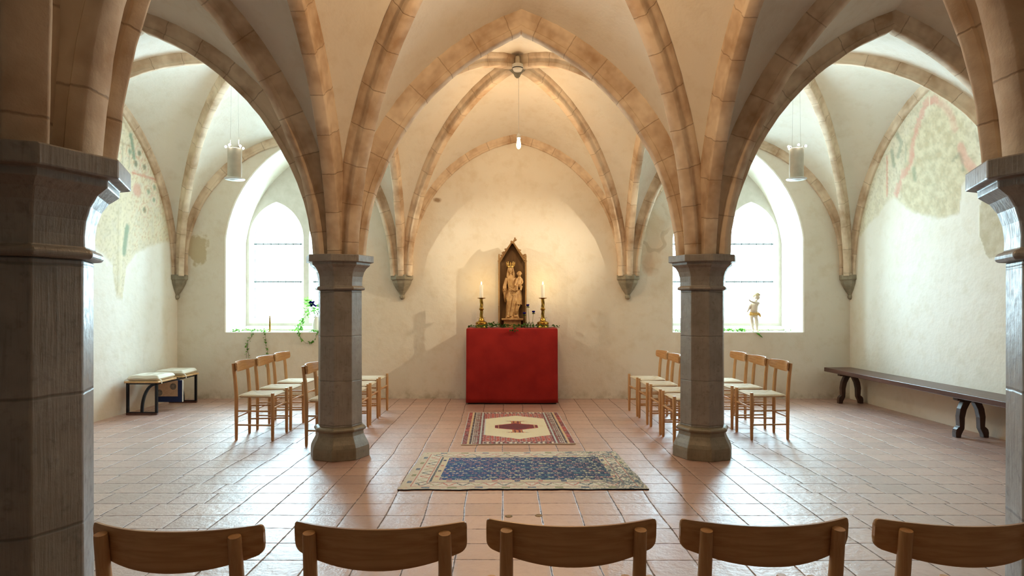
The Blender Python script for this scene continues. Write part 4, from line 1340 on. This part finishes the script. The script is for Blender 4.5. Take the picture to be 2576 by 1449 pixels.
# ---------------------------------------------------------------- black bench with two cushions
bx = empty('steel_bench', (-4.41, 7.70, 0), 0, 'black steel bench with two wooden seat boards against the painted wall', 'bench')
HWB, LEN = 0.175, 1.0
def flat(bm, a, b, w_, t_):
    """flat bar from a to b; w_ across x, t_ across y (for uprights) """
    a = Vector(a); b = Vector(b)
    box(bm, min(a.x, b.x)-w_/2, max(a.x, b.x)+w_/2, min(a.y, b.y)-t_/2, max(a.y, b.y)+t_/2, min(a.z, b.z), max(a.z, b.z))
for y in (0.01, LEN-0.01):
    bm = bmesh.new()
    for s in (-1, 1): flat(bm, (s*HWB, y, 0.026), (s*HWB, y, 0.388), 0.026, 0.032)
    flat(bm, (-HWB, y, 0.026), (HWB, y, 0.036), 0.026, 0.032); flat(bm, (-HWB, y, 0.372), (HWB, y, 0.388), 0.026, 0.032)
    obj('end_frame', bm, 'steel', bx, smooth=False, bevel=0.002)
    bm = bmesh.new()
    box(bm, -HWB-0.013, HWB+0.013, y-0.016, y+0.016, 0, 0.026)
    obj('foot_rail', bm, 'oak', bx, smooth=False)
bm = bmesh.new()
for s in (-1, 1): box(bm, s*HWB-0.006, s*HWB+0.006, 0.026, LEN-0.026, 0.366, 0.388)
box(bm, -HWB, HWB, 0.44, 0.46, 0.37, 0.386); box(bm, -HWB, HWB, 0.54, 0.56, 0.37, 0.386)
obj('top_rail', bm, 'steel', bx, smooth=False, bevel=0.002)
for y, dirn in ((0.01, -1), (LEN-0.01, 1)):
    bm = bmesh.new()
    lo = 0.17 if dirn < 0 else 0.0
    P_ = [(HWB-0.01-(0.165)*(1-math.cos(a)), 0.036+0.345*math.sin(PI/2-a) if False else 0.036+0.34*math.cos(a*0.999)) for a in [PI/2*k/12 for k in range(13)]]
    P_ = [(HWB-0.012-0.165*math.sin(a), 0.372-0.336*(1-math.cos(a))) for a in [PI/2*k/12 for k in range(13)]]
    if dirn > 0: P_ = [(-x, z) for x, z in P_]
    pts = [Vector((x, y, z)) for x, z in P_]
    for a, b in zip(pts, pts[1:]):
        d = (b-a).normalized(); nn = Vector((d.z, 0, -d.x))
        q = [a+nn*0.015, b+nn*0.015, b-nn*0.015, a-nn*0.015]
        prism(bm, [(p.x, p.z) for p in q], y-0.012, y+0.012)
    obj('brace', bm, 'steel', bx, smooth=False)
for y0, y1 in ((-0.02, 0.43), (0.57, 1.02)):
    bm = bmesh.new()
    box(bm, -0.205, 0.205, y0, y1, 0.388, 0.410)
    obj('seat_board', bm, 'pine', bx, smooth=False, bevel=0.006)
def cushion(y, label):
    bm = bmesh.new()
    n = 26
    def pt(u, v, top):
        e = min(u, 1-u, v, 1-v)
        rnd = (1-(1-min(1, e/0.14))**2)**0.5
        tuft = sum(math.exp(-(((u-a)**2+(v-b)**2)/0.010)) for a in (0.33, 0.67) for b in (0.33, 0.67))
        x = -0.19+0.38*u; yy = -0.205+0.41*v
        z = 0.030+(0.040*rnd-0.028*tuft+0.006*noise.noise((x*9, yy*9, y)) if top else -0.029*min(1, rnd*1.2))
        return (x, yy, z)
    T = [[bm.verts.new(pt(i/n, j/n, True)) for i in range(n+1)] for j in range(n+1)]
    B = [[bm.verts.new(pt(i/n, j/n, False)) for i in range(n+1)] for j in range(n+1)]
    for G in (T, B):
        for j in range(n):
            for i in range(n): bm.faces.new((G[j][i], G[j][i+1], G[j+1][i+1], G[j+1][i]))
    bmesh.ops.remove_doubles(bm, verts=bm.verts[:], dist=1e-5)
    e = empty('seat_cushion', (-4.405, 7.70+y, 0.4105), 0.03, label, 'cushion', 'cushions on the steel bench')
    obj('pad', bm, 'cushion', e, angle=0)
    for s in (-1, 1):
        bm = bmesh.new()
        tube(bm, [(s*0.186, -0.185, 0.024), (s*0.212, -0.196, 0.016), (s*0.223, -0.196, -0.002), (s*0.223, -0.192, -0.03)], [0.004]*4, 6, flat=2.0)
        obj('tie', bm, 'cushion', e)
cushion(0.205, 'cream tufted cushion on the near end of the black steel bench')
cushion(0.795, 'cream tufted cushion on the far end of the black steel bench, by the corner')
# dark blue folder stand and the card in front of it
fo = empty('blue_folder', (-4.335, 8.20, 0), 0, 'dark blue folder hanging below the middle of the black steel bench', 'folder')
bm = bmesh.new(); box(bm, -0.165, 0.165, -0.012, 0.012, 0.084, 0.3645)
obj('cover', bm, 'navy', fo, smooth=False, bevel=0.003)
bm = bmesh.new(); box(bm, 0.166, 0.172, -0.011, 0.011, 0.086, 0.364)
obj('page_edge', bm, 'white', fo, smooth=False)
def mat_card():
    t = NT('printed_card')
    v = t.coord('Object'); s = t.sep(v)
    c = t.mix(t.ramp(t.noise(v, 30.0, 3), 0.4, 0.7), lin((216, 190, 160)), lin((200, 172, 142)))
    for x, z, r in ((-0.125, 0.205, 0.043), (0.055, 0.285, 0.043)):
        dx = t.math('SUBTRACT', s[0], x); dz = t.math('SUBTRACT', s[2], z)
        d = t.math('SQRT', t.math('ADD', t.math('MULTIPLY', dx, dx), t.math('MULTIPLY', dz, dz)))
        sq = t.ramp(t.noise(v, 90.0, 3), 0.4, 0.6)
        c = t.mix(t.ramp(d, r, r-0.003), c, t.mix(sq, lin((104, 100, 96)), lin((140, 134, 126))))
        c = t.mix(t.math('MULTIPLY', t.ramp(d, r*0.4, r*0.35), 0.6), c, lin((158, 150, 138)))
    return t.fin(c, 0.7)
M['card'] = mat_card()
bm = bmesh.new(); box(bm, -0.185, 0.10, -0.019, -0.0135, 0.158, 0.362); box(bm, 0.100, 0.112, -0.019, -0.0135, 0.158, 0.362)
pc = obj('printed_card', bm, 'card', None, smooth=False, loc=(-4.335, 8.20, 0))
tag(pc, 'beige card with two round grey prints, in front of the blue folder under the bench', 'card')

# ---------------------------------------------------------------- long dark bench
lb = empty('long_bench', (4.70, 0, 0), 0, 'long dark oak bench with curved legs along the wall beside the figure window', 'bench')
bm = bmesh.new()
box(bm, -0.205, 0.175, 3.90, 8.93, 0.405, 0.462)
obj('seat', bm, 'oak', lb, smooth=False, bevel=0.006)
for yl in (8.63, 6.40, 4.20):
    bm = bmesh.new(); box(bm, -0.155, 0.155, yl-0.035, yl+0.035, 0.372, 0.405)
    obj('cleat', bm, 'oak_v', lb, smooth=False, bevel=0.004)
    for s in (-1, 1):
        bm = bmesh.new()
        outer = [(0.040, 0.405), (0.085, 0.36), (0.115, 0.29), (0.128, 0.21), (0.124, 0.14), (0.122, 0.112), (0.138, 0.100), (0.155, 0.082), (0.162, 0.05), (0.160, 0.0)]
        inner = [(0.110, 0.0), (0.105, 0.03), (0.075, 0.09), (0.072, 0.14), (0.070, 0.20), (0.052, 0.28), (0.020, 0.345), (-0.015, 0.38), (-0.015, 0.405)]
        prism(bm, [(s*(x+0.005), z) for x, z in outer+inner], yl-0.03, yl+0.03)
        obj('leg', bm, 'oak_v', lb, smooth=False, bevel=0.004)

# ---------------------------------------------------------------- on the window sills
SZ = 0.949
ci = empty('trailing_ivy', (-3.55, 9.2, SZ), 0, 'bright green ivy lying along the sill and trailing down the wall in three strands', 'plant')
def strand(path, n, size, bms, bml, spread=0.02):
    pts = [Vector(p) for p in path]
    fine = []
    for a, b in zip(pts, pts[1:]):
        for k in range(5): fine.append(a.lerp(b, k/5)+Vector((R.uniform(-.006, .006), R.uniform(-.004, .004), R.uniform(-.006, .006))))
    fine.append(pts[-1])
    tube(bms, fine, 0.0022, 5)
    for k in range(n):
        p = fine[R.randrange(len(fine))]
        leaf(bml, p+Vector((R.uniform(-spread, spread), R.uniform(-0.012, 0.004), R.uniform(-spread, spread))), (R.uniform(-1, 1), R.uniform(-0.8, -0.1), R.uniform(-0.9, 0.5)), R.uniform(size*0.6, size))
bs = bmesh.new(); bl = bmesh.new()
# path points are relative to the plant's base on the sill
strand([(-0.42, -0.02, 0.015), (-0.28, 0.02, 0.02), (-0.10, 0.0, 0.015), (0.10, 0.03, 0.018)], 60, 0.034, bs, bl, 0.03)
strand([(-0.12, 0.0, 0.02), (-0.09, -0.10, 0.02), (-0.04, -0.148, 0.005), (-0.06, -0.152, -0.06), (-0.115, -0.152, -0.12), (-0.12, -0.152, -0.22), (-0.105, -0.152, -0.36)], 28, 0.030, bs, bl, 0.02)
strand([(-0.115, -0.153, -0.12), (-0.13, -0.155, -0.26), (-0.14, -0.153, -0.37)], 6, 0.030, bs, bl, 0.015)
strand([(0.05, 0.0, 0.02), (0.09, -0.12, 0.015), (0.13, -0.152, -0.02), (0.14, -0.153, -0.12), (0.15, -0.153, -0.22), (0.16, -0.153, -0.32), (0.17, -0.153, -0.36), (0.14, -0.153, -0.50)], 32, 0.030, bs, bl, 0.018)
strand([(0.60, -0.12, 0.016), (0.608, -0.156, 0.014), (0.618, -0.160, -0.03), (0.65, -0.160, -0.10), (0.71, -0.160, -0.155), (0.79, -0.160, -0.150), (0.85, -0.160, -0.09), (0.875, -0.160, 0.012), (0.89, -0.12, 0.016)], 50, 0.032, bs, bl, 0.014)
obj('stem', bs, 'twig', ci); obj('foliage', bl, 'leaf_b', ci, smooth=False)
# candelabrum
cb = empty('candelabrum', (-3.435, 9.27, SZ), 0, 'slender brass candelabrum with clear glass arms on the sill of the ivy window', 'candelabrum')
bm = bmesh.new(); lathe(bm, [(0.032, 0.0), (0.033, 0.006), (0.024, 0.012), (0.012, 0.02)], 18); obj('foot', bm, 'brass', cb)
bm = bmesh.new(); lathe(bm, [(0.012, 0.016), (0.014, 0.05), (0.0125, 0.10), (0.009, 0.19), (0.0075, 0.225), (0.010, 0.232)], 14); obj('stem', bm, 'brass', cb)
for q in range(5):
    x = -0.115+0.0575*q
    bm = bmesh.new()
    tube(bm, [(0, 0, 0.23), (x*0.4, 0, 0.225), (x*0.85, 0, 0.245), (x, 0, 0.285)], 0.005, 8)
    lathe(bm, [(0.008, 0.285), (0.014, 0.292), (0.012, 0.33), (0.012, 0.37)], 10, (x, 0, 0))
    obj('glass_arm', bm, 'bottle', cb)
# flower arrangement half hidden by the pillar
fa = empty('flower_arrangement', (-2.755, 9.28, SZ), 0, 'vase of green leaves and blue flowers with ivy streamers, peeping past the pillar', 'flowers')
bm = bmesh.new(); lathe(bm, [(0.03, 0.0), (0.055, 0.02), (0.06, 0.10), (0.045, 0.17), (0.03, 0.20), (0.036, 0.22), (0.03, 0.215)], 20); obj('vase', bm, 'white', fa)
bs = bmesh.new(); bl = bmesh.new(); bf = bmesh.new()
for q in range(16):
    a = R.uniform(0, 2*PI); rr = R.uniform(0.06, 0.17); z = R.uniform(0.30, 0.62)
    tip = Vector((math.cos(a)*rr, math.sin(a)*rr*0.5, z))
    tube(bs, [(0, 0, 0.15), (tip.x*0.3, tip.y*0.3, z*0.65), tip], 0.002, 5)
    for k in range(5): leaf(bl, tip+Vector((R.uniform(-.03, .03), R.uniform(-.03, .03), R.uniform(-.06, .02))), (R.uniform(-1, 1), R.uniform(-1, 0), R.uniform(-0.5, 0.8)), R.uniform(0.03, 0.05))
for q in range(5):
    p = Vector((-0.02+R.uniform(-0.06, 0.08), -0.05, 0.40+R.uniform(-0.08, 0.12)))
    for k in range(6): ball(bf, p+Vector((R.uniform(-.014, .014), R.uniform(-.01, .01), R.uniform(-.014, .014))), 0.013, seg=8)
strand([(-0.02, -0.03, 0.33), (-0.10, -0.05, 0.27), (-0.18, -0.06, 0.19), (-0.20, -0.07, 0.12), (-0.26, -0.08, 0.05), (-0.33, -0.09, 0.01)], 34, 0.040, bs, bl, 0.03)
strand([(-0.18, -0.06, 0.19), (-0.19, -0.07, 0.08), (-0.21, -0.10, 0.012), (-0.02, -0.10, 0.012), (0.05, -0.09, 0.02)], 28, 0.040, bs, bl, 0.025)
obj('stem', bs, 'stem', fa); obj('foliage', bl, 'leaf_b', fa, smooth=False); obj('bloom', bf, 'blue', fa)

# child figure on the other sill
FX, FY = 3.64, 9.21
pu = empty('child_figure', (FX, FY, SZ), 0, 'small painted child figure in an ochre loincloth, one arm stretched out, on the window sill', 'statue')
bm = bmesh.new()
# standing, weight on one leg, turned to the room; one arm reaching across, the other hanging away
tube(bm, [(-0.036, 0.0, 0.030), (-0.040, 0.004, 0.060), (-0.050, 0.004, 0.135), (-0.058, 0.0, 0.190), (-0.056, 0.0, 0.235), (-0.045, 0.0, 0.270)], [0.016, 0.016, 0.027, 0.023, 0.034, 0.036], 12)
tube(bm, [(0.016, -0.01, 0.026), (0.020, -0.006, 0.060), (0.016, -0.004, 0.135), (0.010, -0.006, 0.190), (-0.002, 0.0, 0.235), (-0.006, 0.0, 0.270)], [0.016, 0.017, 0.028, 0.024, 0.036, 0.038], 12)
tube(bm, [(-0.034, 0.004, 0.018), (-0.044, -0.018, 0.014), (-0.056, -0.046, 0.010)], [0.016, 0.015, 0.010], 10)
tube(bm, [(0.018, -0.008, 0.018), (0.020, -0.032, 0.014), (0.020, -0.062, 0.010)], [0.017, 0.016, 0.010], 10)
loft(bm, [(0.255, -0.028, 0, 0.060, 0.042, 0), (0.290, -0.028, -0.002, 0.060, 0.046, 0), (0.320, -0.026, -0.006, 0.056, 0.046, 0), (0.360, -0.020, -0.002, 0.055, 0.042, 0), (0.395, -0.012, 0.0, 0.060, 0.040, 0), (0.418, -0.006, 0.002, 0.056, 0.034, 0), (0.436, 0.0, 0.004, 0.030, 0.026, 0), (0.462, 0.010, 0.0, 0.022, 0.022, 0)], 24, 3)
tube(bm, [(0.045, -0.006, 0.412), (0.022, -0.052, 0.418), (-0.050, -0.070, 0.425), (-0.102, -0.076, 0.445), (-0.124, -0.078, 0.466)], [0.020, 0.020, 0.017, 0.013, 0.009], 10)
tube(bm, [(-0.056, 0.0, 0.405), (-0.086, -0.01, 0.370), (-0.106, -0.016, 0.318), (-0.130, -0.020, 0.285)], [0.019, 0.018, 0.014, 0.009], 10)
for q in range(4):
    tube(bm, [(-0.122, -0.078+0.006*q, 0.464), (-0.136+0.004*q, -0.082+0.008*q, 0.482+0.004*q)], [0.005, 0.0035], 6)
    tube(bm, [(-0.129, -0.026+0.005*q, 0.288), (-0.146, -0.028+0.006*q, 0.268+0.003*q)], [0.005, 0.0035], 6)
tube(bm, [(-0.120, -0.080, 0.460), (-0.112, -0.090, 0.478)], [0.005, 0.004], 6)
tube(bm, [(-0.126, -0.030, 0.290), (-0.122, -0.038, 0.274)], [0.005, 0.004], 6)
ball(bm, (0.018, -0.008, 0.505), (0.042, 0.046, 0.050), Matrix.Rotation(-0.25, 4, 'Y'), 18)
ball(bm, (0.004, -0.050, 0.500), (0.007, 0.010, 0.009), seg=8); ball(bm, (0.006, -0.046, 0.482), (0.011, 0.007, 0.004), seg=8); ball(bm, (0.008, -0.040, 0.468), (0.013, 0.012, 0.009), seg=8)
for s in (-1, 1): ball(bm, (0.006+s*0.017, -0.046, 0.510), (0.008, 0.006, 0.004), seg=8); ball(bm, (0.012+s*0.024, -0.036, 0.488), (0.014, 0.012, 0.012), seg=8); ball(bm, (0.018+s*0.043, -0.004, 0.500), (0.006, 0.010, 0.013), seg=8)
body = obj('body', bm, 'marble', pu, angle=0)
fuse(body, 0.004, 3)
bm = bmesh.new()
for q in range(80):
    a = R.uniform(0, 2*PI); e = R.uniform(-0.2, 1.45)
    c = Vector((math.cos(a)*math.cos(e)*0.045, math.sin(a)*math.cos(e)*0.048, math.sin(e)*0.052))
    if c.y < -0.022 and c.z < 0.020: continue
    ball(bm, Vector((0.020, -0.004, 0.508))+c, R.uniform(0.009, 0.014), seg=8)
fuse(obj('hair', bm, 'hairp', pu, angle=0), 0.0035, 1)
bm = bmesh.new()
loft(bm, [(0.238, -0.030, 0.0, 0.066, 0.050, 0.05), (0.262, -0.030, 0.0, 0.071, 0.055, 0.05), (0.280, -0.030, 0.0, 0.068, 0.053, 0.04)], 36, 9)
tube(bm, [(-0.095, -0.03, 0.285), (-0.06, -0.054, 0.268), (0.0, -0.056, 0.268), (0.035, -0.03, 0.282)], [0.008, 0.012, 0.013, 0.010], 8)
tube(bm, [(0.030, -0.03, 0.276), (0.046, -0.03, 0.250), (0.062, -0.022, 0.225), (0.075, -0.02, 0.215)], [0.016, 0.020, 0.015, 0.006], 10)
fuse(obj('loincloth', bm, 'ochre', pu, angle=0), 0.0035, 1)
ri = empty('sill_ivy', (3.35, 9.2, SZ), 0, 'low strip of bright ivy on the sill around the child figure', 'plant')
bs = bmesh.new(); bl = bmesh.new()
strand([(-0.92, 0.05, 0.015), (-0.70, 0.0, 0.02), (-0.55, 0.02, 0.03)], 22, 0.036, bs, bl, 0.03)
strand([(-0.35, 0.12, 0.015), (-0.15, 0.10, 0.02), (0.05, 0.11, 0.018), (0.20, 0.10, 0.02)], 70, 0.042, bs, bl, 0.028)
strand([(0.36, 0.08, 0.012), (0.60, 0.06, 0.012), (0.85, 0.0, 0.012)], 14, 0.030, bs, bl, 0.02)
obj('stem', bs, 'twig', ri); obj('foliage', bl, 'leaf_b', ri, smooth=False)
bm = bmesh.new()
tube(bm, [(3.565, 9.12, 0.952), (3.585, 9.045, 0.945), (3.62, 9.045, 0.915), (3.66, 9.046, 0.885)], [0.003, 0.004, 0.005, 0.003], 6)
leaf(bm, (3.60, 9.042, 0.93), (1, -0.2, -0.6), 0.05); leaf(bm, (3.64, 9.043, 0.90), (0.8, -0.2, -0.7), 0.045)
tag(obj('hanging_twig', bm, 'leaf_b', smooth=False), 'short green twig hanging over the sill edge below the child figure', 'twig')

# smoke detector under the crown of the altar bay
sd = empty('smoke_detector', (0.145, 7.20, 4.005), 0, 'round white smoke detector under the crown of the vault before the altar wall', 'smoke detector')
bm = bmesh.new(); lathe(bm, [(0.062, 0.06), (0.064, 0.035), (0.060, 0.015), (0.045, -0.012), (0.030, -0.018)], 26); obj('housing', bm, 'white', sd)
bm = bmesh.new(); lathe(bm, [(0.0605, 0.010), (0.0615, 0.013), (0.0625, 0.019)], 26, cap=False); obj('vent_slot', bm, 'steel', sd)
bm = bmesh.new(); tube(bm, [(0, 0, 0.055), (0, 0.0, 0.15)], 0.028, 18); obj('mounting_box', bm, 'lampgrey', sd)

# ---------------------------------------------------------------- lamps
def bulb(x, y, z, top, label, energy):
    """z: middle of the glass; top: where the flex leaves the vault"""
    e = empty('hanging_bulb', (x, y, z), 0, label, 'lamp', 'bare bulbs on flexes')
    bm = bmesh.new()
    lathe(bm, [(0.004, -0.072), (0.014, -0.068), (0.024, -0.05), (0.027, -0.03), (0.024, 0.0), (0.018, 0.03), (0.014, 0.055)], 16)
    obj('glass_bulb', bm, 'bulbglow', e)
    bm = bmesh.new()
    lathe(bm, [(0.017, 0.05), (0.022, 0.055), (0.022, 0.085), (0.016, 0.10), (0.006, 0.112)], 16)
    obj('socket', bm, 'white', e)
    bm = bmesh.new()
    tube(bm, [(0, 0, 0.11), (0, 0, top-z)], 0.0028, 6)
    obj('cord', bm, 'white', e)
    lamp('bulb_light', (0, 0, -0.01), energy, (1.0, 0.66, 0.36), 0.02, e)
M['bulbglow'] = mat_glow('lit_bulb_glass', (1.0, 0.62, 0.26), 9.0)
bulb(0.160, BAYY[0], 3.215, 3.975, 'lit bare bulb on a thin flex in front of the altar wall', BULB*0.85)
bulb(AX, BAYY[1], 3.235, 3.975, 'lit bare bulb hanging over the blue rug', BULB)
bulb(AX, BAYY[2], 3.235, 4.2, 'lit bare bulb hanging behind the row of chairs', BULB*0.12)

def pendant(x, y, side, label):
    e = empty('pendant_lamp', (x, y, 2.80), 0, label, 'lamp', 'cylinder pendants of the side bays')
    bm = bmesh.new()
    lathe(bm, [(0.076, 0.0), (0.078, 0.004), (0.078, 0.342), (0.074, 0.345), (0.074, 0.33), (0.05, 0.325)], 28)
    obj('lamp_shade', bm, 'lampgrey', e, angle=50)
    bm = bmesh.new()
    lathe(bm, [(0.07, 0.004), (0.112, 0.0), (0.114, -0.006), (0.108, -0.012), (0.075, -0.016)], 28)
    obj('lamp_ring', bm, 'lampwhite', e, angle=50)
    bm = bmesh.new()
    lathe(bm, [(0.056, -0.018), (0.056, -0.0175), (0.03, -0.024)], 20)
    obj('diffuser', bm, 'lampwhite', e)
    top = 4.16-2.80
    for dx in (-0.05, 0.05):
        bm = bmesh.new()
        tube(bm, [(dx, 0, 0.33), (dx*0.7, 0, top)], 0.0016, 5)
        obj('wire', bm, 'chrome', e)
    for k in range(5):
        a = PI/2+2*PI*(k+0.35)/5
        c, s_ = math.cos(a), math.sin(a)
        bm = bmesh.new()
        tube(bm, [(c*0.05, s_*0.05, 0.332), (c*0.07, s_*0.07, 0.375), (c*0.088, s_*0.088, 0.372)], 0.004, 6)
        arm = obj('spot_arm', bm, 'chrome', e)
        bm = bmesh.new()
        ball(bm, (c*0.098, s_*0.098, 0.367), 0.013, seg=10)
        obj('spot_bulb', bm, 'spotglow', arm)
    lamp('pendant_light', (-side*0.02, -0.02, 0.43), PEND, (1.0, 0.86, 0.66), 0.03, e)
    ld = bpy.data.lights.new('altar_spot', 'SPOT')
    ld.energy = SPOT*(1.0 if side > 0 else 0.5); ld.color = (1.0, 0.84, 0.60); ld.spot_size = math.radians(40); ld.spot_blend = 1.0; ld.shadow_soft_size = 0.012
    so = bpy.data.objects.new('altar_spot', ld); COL.objects.link(so); so.parent = e
    so.location = (-side*0.125, 0.02, 0.367)
    aim = Vector((0.1-side*0.45-x, 9.06-y, 1.55-3.167))
    so.rotation_euler = aim.to_track_quat('-Z', 'Y').to_euler()
M['spotglow'] = mat_glow('lit_halogen', (1.0, 0.93, 0.80), 14.0)
pendant(-3.13, BAYY[0], -1, 'grey cylinder pendant lamp in front of the ivy window')
pendant(3.378, BAYY[0], 1, 'grey cylinder pendant lamp in front of the window with the child figure')
